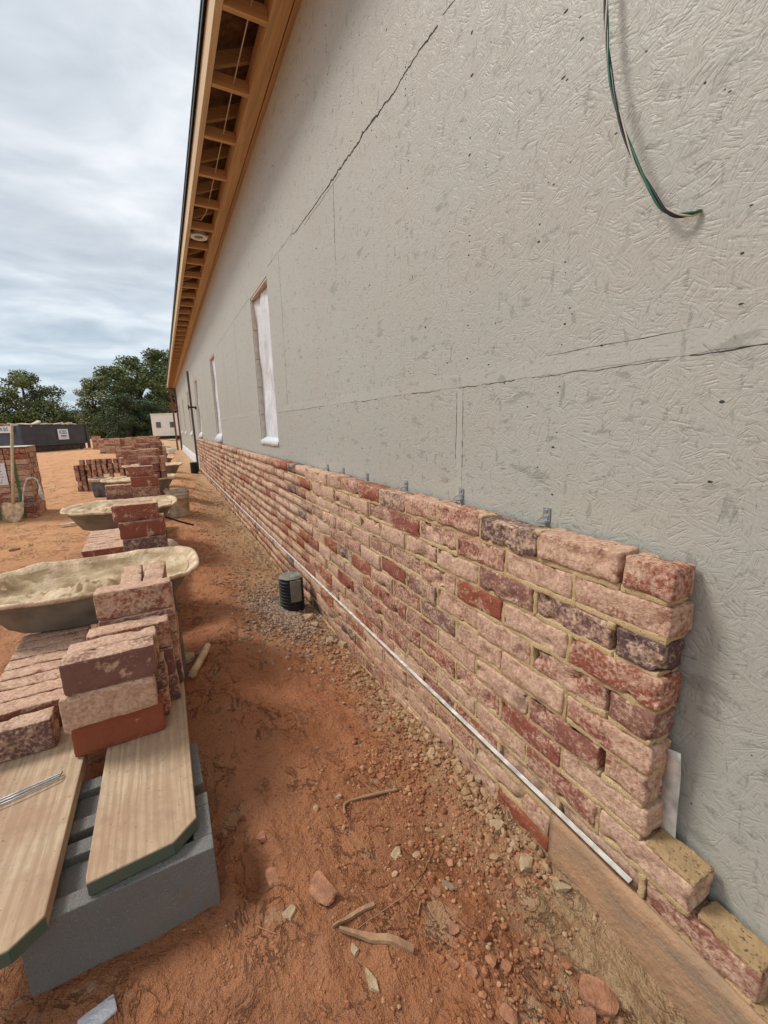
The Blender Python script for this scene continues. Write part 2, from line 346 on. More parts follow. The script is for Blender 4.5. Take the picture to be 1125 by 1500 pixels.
def empty(name, loc=(0, 0, 0), rz=0):
    o = bpy.data.objects.new(name, None); C.objects.link(o); o.location = loc; o.rotation_euler = (0, 0, rz); o.empty_display_size = .1
    return o
def fbm(p, o=3):
    return noise.fractal(p, 1.0, 2.0, o)
def rough_box(mb, c, d, res, rad=.006, amp=.002, freq=25, seed=0, rot=0., chip=0.):
    """a rounded, hand-moulded looking box"""
    nx, ny, nz = [max(2, int(math.ceil(x/res))+1) for x in d]
    idx = {}; vs = []; fs = []
    def V(i, j, k):
        key = (i, j, k)
        if key in idx: return idx[key]
        p = []
        for a, n, L in ((i, nx, d[0]), (j, ny, d[1]), (k, nz, d[2])):
            h = L/2
            if n >= 4:
                t = -h if a == 0 else h if a == n-1 else (-h+rad*.7 if a == 1 else h-rad*.7 if a == n-2 else -h+rad*.7+(a-1)*(L-1.4*rad)/(n-3))
            else: t = -h+L*a/(n-1)
            p.append(t)
        q = [max(-L/2+rad, min(L/2-rad, x)) for x, L in zip(p, d)]
        e = Vector(p)-Vector(q)
        if e.length > 1e-7: v = Vector(q)+e.normalized()*rad if sum(abs(t) > 1e-9 for t in e) > 1 else Vector(p)
        else: v = Vector(p)
        if amp:
            s = Vector((seed*3.17, seed*1.31, seed*7.7))
            nv = noise.noise_vector((v+s)*freq)+noise.noise_vector((v+s)*freq*.3)*1.1
            v = v+nv*amp
            if chip and e.length > 1e-7:
                n_ = noise.noise((v+s)*22)
                if n_ > .25: v -= e.normalized()*chip*(n_-.25)*3
        idx[key] = len(vs); vs.append(v); return idx[key]
    for i in range(nx-1):
        for j in range(ny-1):
            fs.append((V(i, j, 0), V(i, j+1, 0), V(i+1, j+1, 0), V(i+1, j, 0))); fs.append((V(i, j, nz-1), V(i+1, j, nz-1), V(i+1, j+1, nz-1), V(i, j+1, nz-1)))
    for i in range(nx-1):
        for k in range(nz-1):
            fs.append((V(i, 0, k), V(i+1, 0, k), V(i+1, 0, k+1), V(i, 0, k+1))); fs.append((V(i, ny-1, k), V(i, ny-1, k+1), V(i+1, ny-1, k+1), V(i+1, ny-1, k)))
    for j in range(ny-1):
        for k in range(nz-1):
            fs.append((V(0, j, k), V(0, j, k+1), V(0, j+1, k+1), V(0, j+1, k))); fs.append((V(nx-1, j, k), V(nx-1, j+1, k), V(nx-1, j+1, k+1), V(nx-1, j, k+1)))
    cr, sr = math.cos(rot), math.sin(rot); c = Vector(c)
    vs = [Vector((p.x*cr-p.y*sr, p.x*sr+p.y*cr, p.z))+c for p in vs]
    mb.add(vs, fs)
def interp(x, tab):
    if x <= tab[0][0]: return tab[0][1]
    for (a, p), (b_, q) in zip(tab, tab[1:]):
        if x <= b_: return p+(q-p)*(x-a)/(b_-a)
    return tab[-1][1]

# ------------------------------------------------------------------ ground
DEP = [(-2, .1), (.2, .10), (.6, .06), (1.1, .09), (1.5, .135), (2, .18), (4.5, .20), (12, .12), (30, .08)]
def gz(x, y, fine=True):
    t = max(0, min(1, (x-.12)/.75)); t = t*t*(3-2*t)
    z = -t*interp(y, DEP)
    if y > 6: z += 0
    if not fine: return z
    p = Vector((x, y, 0))
    near = max(0, 1-max(0, (math.hypot(x, y)-5)/6))
    z += .012*fbm(p*1.7, 2)+(.006*fbm(p*9, 3))*near
    z += .035*fbm(p*.35+Vector((9, 3, 0)), 3)*min(1, max(0, -x*.6+y*.05))
    for hx, hy, hr, hd in ((.09, 1.03, .05, .03), (.30, 1.9, .12, .014), (.42, 1.5, .10, .012), (.22, 1.35, .09, .012), (.36, 2.5, .13, .014), (.10, 2.9, .12, .016), (.45, .62, .07, .012), (.27, .70, .05, .010)):
        q2 = ((x-hx)**2+((y-hy)*.6)**2)/hr**2
        if q2 < 6: z += hd*near*(-math.exp(-q2)+.55*math.exp(-(math.sqrt(q2)-1.35)**2*5))
    # crumbly band along the wall
    wc = max(0, 1-abs(x-.80)/.17)*near; z += near*(.010*fbm(p*7+Vector((3, 1, 0)), 3)+.0045*abs(noise.noise(Vector((x*26, y*14, 2)))))
    n = noise.noise(p*19+Vector((4, 4, 4))); z += wc*(.022*abs(n)+.018*max(0, fbm(p*38, 2)))
    rb = max(0, 1-abs(x-.62)/.22)*max(0, min(1, (1.35-y)/.3))
    z += rb*.014*abs(noise.noise(p*34))
    return z
def axis(lo, hi, segs):
    """segs: (end, step) starting at lo"""
    r = [lo]; step = segs[0][1]
    for end, st in segs:
        while r[-1] < end-1e-6: r.append(min(end, r[-1]+st))
    return r
xs = axis(-400, 400, [(-100, 60), (-30, 10), (-8, 2), (-3, .25), (-1, .06), (0, .02), (1.0, .010), (1.3, .1), (12, 1.5), (60, 12), (400, 60)])
ys = axis(-60, 600, [(-4, 8), (0, .4), (.25, .05), (2.2, .012), (4, .022), (7, .05), (12, .12), (30, .6), (100, 5), (600, 50)])
mb = MB(); vs = [(x, y, gz(x, y)) for y in ys for x in xs]; nx = len(xs)
mb.add(vs, [(j*nx+i, j*nx+i+1, (j+1)*nx+i+1, (j+1)*nx+i) for j in range(len(ys)-1) for i in range(nx-1)])
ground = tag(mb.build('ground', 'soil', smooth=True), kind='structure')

# ------------------------------------------------------------------ unfinished building
WY0, WY1 = -3.0, 29.0
EZ = H+2.4           # eave underside
house = tag(empty('unfinished_building', (1, 0, 0)), 'long unfinished building sheathed in beige painted strand board, with open timber eaves', 'building')
hp = lambda mbx, n, m, **k: mbx.build(n, m, house, loc=(-1, 0, 0), **k)
OPEN = [(4.16+4.45*i, 4.96+4.45*i, 1.08, 2.58) for i in range(6)]
mb = MB(); T = .12; X0 = 1.0; ZT = H+2.42+.25
y = WY0
for (a, b_, z0, z1) in OPEN:
    mb.box(X0, X0+T, y, a, -.35, ZT); mb.box(X0, X0+T, a, b_, -.35, z0); mb.box(X0, X0+T, a, b_, z1, ZT); y = b_
mb.box(X0, X0+T, y, WY1, -.35, ZT)
# other three walls
mb.box(X0+T, 11, WY0, WY0+.12, -.35, ZT); mb.box(X0+T, 11, WY1-.12, WY1, -.35, ZT); mb.box(10.9, 11.02, WY0+.12, WY1-.12, -.35, ZT)
# gables
for yy in (WY0+.01, WY1-.11): mb.prism([(1.0, yy, ZT), (11, yy, ZT), (6, yy, ZT+2.0)], (0, .1, 0))
# nail holes set in the face (second slot)
mb.cur = 1
rn = random.Random(3)
for i in range(800):
    yy = rn.uniform(.1, 5)**1.0; zz = rn.uniform(.3, 4.0)
    if rn.random() < .4: yy = round(yy/.406)*.406+.04+rn.uniform(-.006, .006)
    if zz < .95 and yy > .4: continue
    if any(a-.02 < yy < b_+.02 and z0-.02 < zz < z1+.02 for a, b_, z0, z1 in OPEN): continue
    r = rn.uniform(.0014, .0034)*(1.5 if rn.random() < .12 else 1); n = 6; a0 = rn.uniform(0, 3); el = rn.uniform(1, 2.6)
    mb.prism([(X0-.0006, yy+r*el*math.cos(a0+t*math.pi/3)*rn.uniform(.6, 1.1), zz+r*math.sin(a0+t*math.pi/3)*rn.uniform(.6, 1.1)) for t in range(n)], (.003, 0, 0))
hp(mb, 'wall', ['osb', 'crack'])
def strip_on_wall(mb, pts, w, x, th, jit=0, rs=1):
    rr = random.Random(rs); L = []; Rr = []
    P = [Vector((0, *p)) for p in pts]
    for i, p in enumerate(P):
        d = (P[min(i+1, len(P)-1)]-P[max(i-1, 0)]).normalized(); n = Vector((0, -d.z, d.y))
        ww = w*(1 if not jit else rr.uniform(1-jit, 1+jit))/2
        L.append(p+n*ww); Rr.append(p-n*ww*(rr.uniform(1-jit, 1+jit) if jit else 1))
    vs = []
    for a, c_ in zip(L, Rr): vs += [(x, a.y, a.z), (x, c_.y, c_.z), (x-th, c_.y, c_.z), (x-th, a.y, a.z)]
    fs = [(0, 1, 2, 3), tuple(len(vs)-4+k for k in (3, 2, 1, 0))]
    for i in range(len(P)-1):
        for k in range(4): fs.append((i*4+k, i*4+(k+1) % 4, i*4+4+(k+1) % 4, i*4+4+k))
    mb.add(vs, fs)
def wiggle(a, b_, n, amp, seed, axis_='y'):
    rr = random.Random(seed); out = []; w = 0
    for i in range(n+1):
        t = i/n; w = w*.7+rr.uniform(-amp, amp)
        y_ = a[0]+(b_[0]-a[0])*t; z_ = a[1]+(b_[1]-a[1])*t
        out.append((y_+(w if axis_ == 'z' else 0), z_+(w if axis_ == 'y' else 0)))
    return out
mb = MB()
strip_on_wall(mb, wiggle((.02, 1.392), (4.12, 1.392), 90, .0012, 5), .05, X0+.0005, .0012, .06)
strip_on_wall(mb, wiggle((5.0, 1.392), (8.57, 1.392), 30, .001, 5), .05, X0+.0005, .0012, .06)
strip_on_wall(mb, wiggle((1.295, 1.36), (1.295, .9), 14, .001, 8, 'z'), .034, X0+.0004, .0013, .05)
strip_on_wall(mb, wiggle((.22, 1.36), (.22, .1), 20, .001, 8, 'z'), .05, X0+.0004, .0013, .05)
hp(mb, 'seam_tape', 'tape')
def cr(a, b_, n, amp, s, w, ax='y', j=.6):
    mb = MB(); strip_on_wall(mb, wiggle(a, b_, n, amp, s, ax), w, X0+.0004, .0010 if w < .003 else .0022, j, s); hp(mb, 'seam_crack', 'crack')
cr((.02, 1.364), (.52, 1.366), 26, .0022, 21, .0017); cr((.56, 1.362), (.95, 1.364), 22, .0030, 61, .0012); cr((1.02, 1.362), (1.30, 1.364), 18, .0035, 62, .0018); cr((1.42, 1.364), (1.85, 1.366), 26, .0030, 22, .0013, 'y', .8); cr((1.98, 1.364), (2.5, 1.366), 26, .0030, 63, .0013, 'y', .8)
cr((.5, 1.419), (.9, 1.419), 16, .001, 30, .0007)
cr((2.8, 1.364), (4.1, 1.364), 30, .001, 23, .0012)
cr((1.278, 1.362), (1.276, 1.07), 22, .0016, 24, .0022, 'z'); cr((1.312, 1.355), (1.318, 1.10), 20, .0018, 25, .0022, 'z'); cr((1.30, 1.08), (1.296, .95), 10, .001, 26, .0013, 'z')
cr((1.15, 2.578), (1.42, 2.576), 20, .0040, 27, .0026); cr((1.45, 2.574), (1.9, 2.572), 30, .0050, 64, .0034); cr((1.88, 2.573), (2.55, 2.572), 44, .0062, 41, .0065); cr((2.5, 2.572), (3.25, 2.585), 30, .002, 42, .0034)
cr((2.35, 2.555), (3.0, 2.55), 26, .003, 28, .0022)
cr((2.46, 2.55), (2.475, 2.17), 24, .002, 29, .0028, 'z')
cr((5.0, 2.60), (8.3, 2.62), 40, .004, 33, .0024); cr((3.25, 2.60), (4.1, 2.63), 24, .004, 36, .0022)
cr((.236, 1.0), (.236, .15), 30, .0006, 34, .0010, 'z'); cr((5.6, 1.364), (9, 1.364), 30, .002, 35, .0016)
for i, yy in enumerate((3.7, 6.15, 7.4, 11.0, 12.2, 17.1)): cr((yy, 2.6), (yy+.02, 1.4), 26, .003, 50+i, .0022, 'z')
# windows
for wi, (a, b_, z0, z1) in enumerate(OPEN):
    w = empty('window', (0, 0, 0)); w.parent = house; w.location = (-1, 0, 0)
    if wi == 0: w['label'] = 'nearest window opening, boards at its jamb and silver film inside'
    mb = MB(); mb_n = MB()
    seg = 5
    for k in range(seg):
        zz0 = z0+(z1-z0-.02)*k/seg; zz1 = z0+(z1-z0-.02)*(k+1)/seg-.004
        mb.box(X0+.006, X0+.3, b_-.018, b_-.002, zz0+.002, zz1); mb_n.box(X0+.006, X0+.3, a+.002, a+.018, zz0+.002, zz1)
    mb.build('jamb', 'jamb', w); mb_n.build('jamb', 'jamb', w)
    mb = MB(); mb.box(X0+.004, X0+.3, a+.02, b_-.02, z1-.02, z1-.002); mb.build('head_board', 'head', w)
    mb = MB(); nY, nZ = 26, 60; vs = []
    for j in range(nZ+1):
        for i in range(nY+1):
            ty, tz = i/nY, j/nZ
            p = Vector((ty*4+wi*9, tz*7, wi*5.))
            bulge = .022*fbm(Vector((ty*3+wi*9, tz*2.5+ty*2, 0)), 4)+.012*math.sin(ty*16+3*noise.noise(p*.5))*(1-abs(tz-.3))
            vs.append((X0+.052+bulge*1.25, a+.02+(b_-a-.04)*ty, z0+.03+(z1-z0-.055)*tz))
    n1 = nY+1
    mb.add(vs, [(j*n1+i, j*n1+i+1, (j+1)*n1+i+1, (j+1)*n1+i) for j in range(nZ) for i in range(nY)])
    o = mb.build('plastic_sheet', 'film', w, smooth=True); s_m = o.modifiers.new('s', 'SOLIDIFY'); s_m.thickness = .002
    mb = MB()
    vs = []
    for i in range(nY+1):
        ty = i/nY; yy = a-.01+(b_-a+.02)*ty; dz = .012*noise.noise(Vector((ty*7, wi*3., 1)))
        drop = (.03 if wi == 0 else .22)+.02*noise.noise(Vector((ty*5, wi*3., 4)))
        vs += [(X0+.045, yy, z0+.05+dz), (X0+.01, yy, z0+.022+dz), (X0-.006-.004*abs(noise.noise(Vector((ty*9, 2, wi)))), yy, z0+.004), (X0-.010-(.0 if wi == 0 else .07*abs(math.sin(ty*5))), yy, z0-drop*.35-.03)]
    mb.add(vs, [(i*4+k, i*4+4+k, i*4+5+k, i*4+1+k) for i in range(nY) for k in range(3)])
    o = mb.build('sill_film', 'film', w, smooth=True); s_m = o.modifiers.new('s', 'SOLIDIFY'); s_m.thickness = .002
# low white wrap beyond the brickwork
mb = MB(); vs = []; n = 60
for i in range(n+1):
    yy = 14.3+(28.7-14.3)*i/n
    for k in range(4):
        zz = (.28, .12, -.02, -.12)[k]*(1 if i > 2 else .9); vs.append((X0-.006-.02*k-.012*abs(noise.noise(Vector((yy*2, zz*6, 0)))), yy, zz+.02*noise.noise(Vector((yy*1.3, k, 3)))))
mb.add(vs, [(i*4+k, i*4+4+k, i*4+5+k, i*4+1+k) for i in range(n) for k in range(3)])
o = hp(mb, 'base_wrap', 'film', smooth=True); o.modifiers.new('s', 'SOLIDIFY').thickness = .002
# eaves
FX0, FX1 = .555, .598
mb = MB(); mb.box(FX0, FX1, WY0-.3, WY1+.3, EZ, EZ+.20); hp(mb, 'fascia_board', 'fascia', bevel=.003)
mb = MB(); mb.box(FX0-.022, FX0+.09, WY0-.35, WY1+.35, EZ+.214, EZ+.226); mb.box(FX0-.024, FX0-.019, WY0-.35, WY1+.35, EZ+.17, EZ+.213); hp(mb, 'drip_edge', 'drip')
mb = MB(); mb.box(.857, .962, WY0, WY1+.25, EZ, EZ+.04); mb.box(.857, .897, WY0, WY1+.25, EZ+.0405, EZ+.14); hp(mb, 'ledger_board', 'lumber', bevel=.003)
mb = MB(); mb.box(.968, .9995, WY0, WY1+.25, EZ-.004, EZ+.14); hp(mb, 'frieze_board', 'frz', bevel=.003)
slope = .42
mb = MB()   # deck: sloping sheet in both roof halves
for sgn in (1, -1):
    def q(x, dz): return (x if sgn > 0 else 12-x, 0, EZ+.205+(x-FX0)*slope+dz)
    p = [q(FX0+.005, -.006), q(6.0, -.006), q(6.0, .012), q(FX0+.005, .012)]
    if sgn < 0: p = p[::-1]
    mb.prism([(a[0], WY0-.3, a[2]) for a in p], (0, WY1-WY0+.6, 0))
hp(mb, 'roof_deck', 'deck')
mb = MB()
for sgn in (1, -1):
    def q(x, dz): return (x if sgn > 0 else 12-x, 0, EZ+.222+(x-FX0)*slope+dz)
    p = [q(FX0-.03, 0.), q(6.0, 0), q(6.0, .02), q(FX0-.03, .02)]
    if sgn < 0: p = p[::-1]
    mb.prism([(a[0], WY0-.34, a[2]) for a in p], (0, WY1-WY0+.68, 0))
hp(mb, 'roof_felt', 'drip')
mbl = MB(); mbl.box(0, .258, -.019, .019, .001, .085); mbr = MB()
yz = [(.0, -.019, .10), (.0, -.019, .188), (.44, -.019, .188+.44*slope), (.44, -.019, .10+.44*slope)]
mbl.prism(yz[::-1], (0, .038, 0))
proto = None
k = 0; yy = 3.07-.617*9
while yy < WY1:
    if proto is None: proto = mbl.build('rafter', 'lumberx', house, loc=(FX1+.001-1, yy, EZ), bevel=.002); o = proto
    else:
        o = proto.copy(); C.objects.link(o); o.parent = house; o.location = (FX1+.001-1, yy+random.uniform(-.012, .012), EZ+random.uniform(-.003, .003)); o.rotation_euler = (0, 0, random.uniform(-.012, .012))
    yy += .617
# white cable run through the rafters, round light can near the sixth bay
mb = MB(); mb.tube([(.75, 1.5, EZ+.055), (.755, 2.3, EZ+.04), (.76, 3.1, EZ+.05), (.75, 3.7, EZ+.04), (.755, 4.3, EZ+.05), (.75, 4.9, EZ+.04), (.75, 5.5, EZ+.05), (.74, 5.75, EZ+.035), (.70, 5.95, EZ+.03), (.64, 6.02, EZ+.06)], .0045, 6)
hp(mb, 'cable', 'whiteins', smooth=True)
can = empty('light_housing', (-.29, 6.4, EZ)); can.parent = house
MT['canm'] = simple('white_enamel', (.72, .72, .70), .4, .1, 10, 0)
mb = MB(); mb.lathe([(.055, .02), (.062, .004), (.098, .0), (.104, .006), (.10, .02), (.075, .03), (.075, .12)], n=28); mb.box(-.11, .11, -.05, .05, .022, .027); mb.build('can_ring', 'canm', can, smooth=False)
mb = MB(); mb.lathe([(.05, .03), (.045, .012), (.012, .016)], n=24, cap=True); mb.build('can_lens', 'glass', can)
# corner posts at the far end
mb = MB(); mb.box(.90, .99, WY1+.04, WY1+.16, -.3, EZ-.01); hp(mb, 'corner_post', 'redpost')
mb = MB(); mb.box(.66, .76, WY1-.3, WY1-.2, -.3, EZ-.01); mb.box(.55, .86, WY1-.32, WY1-.305, 2.3, 2.7); hp(mb, 'corner_post', 'redpost')
# brick ties just above the brick top
tie = None
for i, (u, v) in enumerate([(801, 752), (676, 722), (595, 713), (538, 699), (503, 690), (480, 684)]):
    p = onX(u, v, .998)
    if tie is None:
        mb = MB(); mb.box(-.0022, .0005, -.013, .013, -.024, .018); mb.box(-.005, -.0022, -.008, .008, -.020, -.004); mb.box(-.035, -.002, -.0115, .0115, -.027, -.0241)
        mb.tube([(-.002, 0, .008), (-.006, 0, .008)], .005, 8)
        mb.tube([(-.002, 0, -.008), (-.030, 0, -.012), (-.032, .006, -.02)], .0022, 6)
        tie = mb.build('brick_tie', 'galv', house, bevel=.0006); o = tie
    else: o = tie.copy(); C.objects.link(o); o.parent = house
    o.location = (p.x-1, p.y, max(p.z, .952))
# three twisted conductors hanging out of the wall
wire = tag(empty('electric_cable', onX(1028, 308, 1.0)), 'twisted green, black and white electric wires hanging from a hole in the beige wall', 'wire')
wp0 = wire.location.copy()
ctrl = [onX(1028, 308, .999), onX(1012, 314, .985), onX(985, 313, .972), onX(962, 293, .963), onX(930, 235, .958), onX(906, 165, .958), onX(892, 95, .962), onX(888, 30, .966), onX(890, -60, .972), onX(900, -170, .985), onX(905, -260, .999)]
def catmull(P, m=12):
    out = []
    for i in range(len(P)-1):
        a, b_, c_, d = P[max(i-1, 0)], P[i], P[i+1], P[min(i+2, len(P)-1)]
        for k in range(m):
            t = k/m; out.append(.5*((2*b_)+(c_-a)*t+(2*a-5*b_+4*c_-d)*t*t+(3*b_-a-3*c_+d)*t**3))
    return out+[P[-1]]
cl = catmull(ctrl, 14)
for j, (nm, mt_) in enumerate((('green_wire', 'green'), ('black_wire', 'blackins'), ('white_wire', 'whiteins'))):
    pts = []
    for i, p in enumerate(cl):
        d = (cl[min(i+1, len(cl)-1)]-cl[max(i-1, 0)]).normalized(); a = d.cross(Vector((1, 0, 0))).normalized(); b_ = d.cross(a)
        t = i*.17+j*2.094; r = .0027*min(1, i/6)+.0003
        pts.append(p+(a*math.cos(t)+b_*math.sin(t))*r-wp0)
    MB().tube(pts, [(.0012+.0013*min(1, i/8))*(.75 if j == 2 else 1) for i in range(len(pts))], 8).build(nm, mt_, wire, smooth=True)

# ------------------------------------------------------------------ brick veneer
BX = .90; PT = .0864; BH = .0735; BL = .247; BT = .932
wall = tag(empty('brick_wall', (BX, 0, 0)), 'half built brick veneer wall with toothed end, whitewashed red bricks and yellow sand mortar', 'brick wall')
bw = MB(); mo = MB()
def tint_for(rr):
    r = rr.random()
    if r < .06: return (rr.uniform(.88, 1), rr.uniform(.3, .6), rr.random())
    if r < .13: return (rr.uniform(0, .35), rr.uniform(.15, .38), rr.random()*.4)
    return (rr.uniform(.1, .85), rr.uniform(.42, .92), rr.random()*.7)
rb = random.Random(11); YEND = 14.1; cnt = 0
for k in range(1, 16):
    zt = BT-PT*(k-1); zc = zt-BH/2
    odd = k % 2 == 1
    segs = []
    if k <= 8:
        if odd: segs.append((.447, .556)); y = .566
        else: y = .441
    elif k == 9: y = .328
    elif k == 10: y = .205
    else: y = .70
    js = .81 if odd else .686
    # next joint after y
    j = js
    while j-BL > y+.03: j -= BL
    while j < y+.03: j += BL
    first = True
    while y < YEND:
        e = j
        segs.append((y, e-.010)); y = e; j += BL
    for si, (a, b_) in enumerate(segs):
        L = b_-a; yc = (a+b_)/2
        if gz(BX-.03, yc, False) > zt+.03: continue
        res = .0105 if yc < 1.3 else .013 if yc < 1.6 else .022 if yc < 3 else .05 if yc < 5 else .13
        cnt += 1; tn = tint_for(rb)
        if k == 1 and si == 0: tn = (.2, .62, .2)
        if k == 1 and si == 1: tn = (.5, .72, .3)
        if k == 1 and si == 2: tn = (.93, .45, .9)
        if k == 1 and si in (3, 4): tn = (.3, .62, .3)
        if k == 2 and si == 0: tn = (.45, .66, .2)
        if k == 3 and si == 0: tn = (.97, .35, .9)
        if k == 3 and si == 1: tn = (.9, .55, .9)
        if k == 4 and si == 0: tn = (.15, .50, .3)
        if k == 5 and si == 0: tn = (.75, .35, .6)
        if k == 6 and si == 0: tn = (.2, .62, .3)
        if k == 7 and si == 0: tn = (.5, .62, .2)
        if k in (8, 9) and si == 0: tn = (.6, .82, .2)
        bw.tint = tn
        hj = rb.uniform(-.003, .003); dep = .086
        xo = rb.uniform(-.004, .005)+(.008 if k == 10 and a < .7 else 0)
        if k == 10 and a < .7: xo = .014
        rough_box(bw, (BX+dep/2+xo, yc, zc+(hj*.5 if k > 1 else rb.uniform(-.003, .003))), (dep, L-rb.uniform(0, .004), BH+hj), res, .0055 if res < .03 else .005, .0036 if res < .03 else .002, 24, cnt, rb.uniform(-.018, .018), .013 if res < .03 else 0)
        # bed mortar under this brick and head joint to its right (smaller y side)
        mres = .009 if yc < 1.6 else .018 if yc < 3 else .06
        rec = .0035
        if k <= 10 or True:
            lo = a-(.012 if si else 0)
            if not (odd and k <= 8 and si == 1): y0b, y1b = a-(.011 if si > 0 else -.008), b_
            else: y0b, y1b = a-.004, b_
            bd = (.078 if si <= 1 and k <= 10 else .06)
            rough_box(mo, (BX+rec+bd/2+rb.uniform(-.001, .002), (y0b+y1b)/2, zt-BH-(PT-BH)/2), (bd, y1b-y0b+.002, PT-BH+.006), mres, .004, .0034 if yc < 3 else .0012, 75, cnt*2, 0)
            if si+1 < len(segs) and not (odd and k <= 8 and si == 0):
                rough_box(mo, (BX+rec+.03, b_+.005, zc-.001), (.06, .0145, BH+.010 if k > 1 else BH), mres, .004, .0034 if yc < 3 else .0012, 75, cnt*2+1, 0)
o = bw.build('brickwork', 'brickw', wall, smooth=True, loc=(-BX, 0, 0))
# lumps of squeezed mortar on the top course
for i, yy in enumerate((.81, 1.06, 1.30)):
    rough_box(mo, (BX+.035, yy-.008, BT-.004), (.07, .030, .016), .006, .006, .004, 50, 900+i, rb.uniform(-.2, .2))
rough_box(mo, (BX+.01, .57, BT-2*PT-.01), (.02, .02, .02), .005, .005, .003, 60, 950)
mt2 = MB(); rough_box(mt2, (BX+.044, .385, BT-8*PT+.004), (.074, .108, .014), .004, .003, .0045, 45, 951, .02); rough_box(mt2, (BX+.053, .265, BT-9*PT+.005), (.066, .115, .014), .004, .003, .0045, 45, 952, -.02); mt2.build('bed_mortar', 'mtop', wall, loc=(-BX, 0, 0), smooth=True)
o = mo.build('mortar', 'mortar', wall, smooth=True, loc=(-BX, 0, 0))
mb = MB(); mb.box(.962, .975, .62, YEND, -.3, BT-.05); mb.build('backing', 'mortar', wall, loc=(-BX, 0, 0))
# ------------------------------------------------------------------ foundation + strip + flashing
mb = MB(); n = 120; vs = []
prof = lambda y_: [(.986, .082), (.906, .083), (.900, .097), (.893, .094), (.889, .07), (.894, -.04), (.900, -.35), (.986, -.35)]
for i in range(n+1):
    y_ = -1.2+(.69+1.2)*i/n
    for a, c_ in prof(y_):
        w_ = .004*noise.noise(Vector((y_*9, c_*12, 0)))+.002*noise.noise(Vector((y_*40, c_*50, 1))); vs.append((a+w_, y_, c_+w_*.8))
m8 = 8
mb.add(vs, [(i*m8+k, i*m8+(k+1) % m8, (i+1)*m8+(k+1) % m8, (i+1)*m8+k) for i in range(n) for k in range(m8)]+[tuple(range(m8)), tuple(range(n*m8, (n+1)*m8))[::-1]])
tag(mb.build('concrete_footing', 'conc', smooth=True), 'clay stained concrete footing showing bare below the toothed end of the brick wall', 'footing')
fl = tag(empty('white_strip', (BX, .45, .12)), 'long thin white strip running along the low mortar joint of the brick wall', 'trim strip')
zs = lambda y_: interp(y_, [(.45, .122), (1, .118), (4.5, .085), (14, .03)])
pts = []; y_ = .452
while y_ < 14.1: pts.append(y_); y_ += .12 if y_ < 3 else .5
vs = []
for y_ in pts:
    z_ = zs(y_)+.0015*noise.noise(Vector((y_*3, 0, 0))); x_ = BX-.014+.0015*noise.noise(Vector((y_*2, 5, 0)))
    for a, c_ in ((0, 0), (0, .0034), (.014, .0042), (.014, .0008)): vs.append((x_+a-BX, y_-.45, z_+c_-.12))
m4 = len(pts)
MB().add(vs, [(i*4+k, i*4+4+k, i*4+4+(k+1) % 4, i*4+(k+1) % 4) for i in range(m4-1) for k in range(4)]+[(0, 1, 2, 3), (m4*4-1, m4*4-2, m4*4-3, m4*4-4)]).build('white_face', 'pvc', fl)
mb = MB(); vs = []
for y_ in [q_ for q_ in pts if q_ < 1.3]:
    z_ = zs(y_)
    for a, c_ in ((.002, -.007), (.002, -.0005), (.02, -.0005), (.02, -.007)): vs.append((BX-.014+a-BX, y_-.45, z_+c_-.12))
m4 = len(vs)//4
mb.add(vs, [(i*4+k, i*4+4+k, i*4+4+(k+1) % 4, i*4+(k+1) % 4) for i in range(m4-1) for k in range(4)]+[(0, 1, 2, 3), (m4*4-1, m4*4-2, m4*4-3, m4*4-4)])
MT['redm'] = simple('dark_red_edge', (.12, .04, .03), .6, .3); mb.build('dark_edge', 'redm', fl)
mb = MB(); vs = []; n = 16
for i in range(n+1):
    t = i/n; z_ = .22+.26*t
    for a, y_ in ((0, .452), (1, .408+.006*t)):
        vs.append((.982-.008*math.sin(t*3.0)-.022*t**6-.004*a, y_, z_+(.012*a if i == n else 0)))
mb.add(vs, [(2*i, 2*i+1, 2*i+3, 2*i+2) for i in range(n)])
o = mb.build('flashing_strip', 'pvc', smooth=True); o.modifiers.new('s', 'SOLIDIFY').thickness = .003
tag(o, 'short upright white plastic flashing standing between the toothed brick end and the beige wall', 'flashing')
# sand on ledge behind lowest bricks
mb = MB(); rough_box(mb, (.945, .28, .06), (.09, 1.1, .05), .02, .01, .006, 20, 5); o = mb.build('mortar_droppings', 'mtop', wall, loc=(-BX, 0, 0), smooth=True)

# ------------------------------------------------------------------ loose bricks
EH, ET = .108, .079
protos = []
def face_tint(mb, base, bed):
    """the flat bed faces of a brick carry less wash than its narrow faces"""
    out = []
    for v in mb.v: out.append((base[0], bed if abs(v[1]) > ET/2-.006 and abs(v[2]) < EH/2-.004 else base[1], base[2]))
    mb.t = out
for i in range(16):
    mb = MB(); rr = random.Random(40+i)
    t = [(.0, .30, .1, .0), (.25, .6, .5, .12), (.35, .85, .6, .55), (.84, .62, .4, .12), (.6, .8, .6, .45), (.9, .7, .9, .4), (.5, .95, .4, .95), (.3, .75, .5, .3)][i % 8]
    mb.tint = (0, 0, 0)
    rough_box(mb, (0, 0, 0), (.25, ET-.003, EH-.002), .014, .006, .0028, 26, 300+i, 0, .007)
    face_tint(mb, (min(1, max(0, t[0]+rr.uniform(-.05, .1))), t[1]+rr.uniform(-.04, .06), t[2]), t[3])
    me = mb.build('brick', 'brick', smooth=True); protos.append(me.data); bpy.data.objects.remove(me)
lo_protos = []
for i in range(8):
    mb = MB(); t = tint_for(random.Random(80+i)); mb.tint = t; rough_box(mb, (0, 0, 0), (.25, ET-.004, EH-.004), .06, .006, .0015, 26, 500+i)
    face_tint(mb, t, t[1]*.55)
    me = mb.build('brick', 'brick'); lo_protos.append(me.data); bpy.data.objects.remove(me)
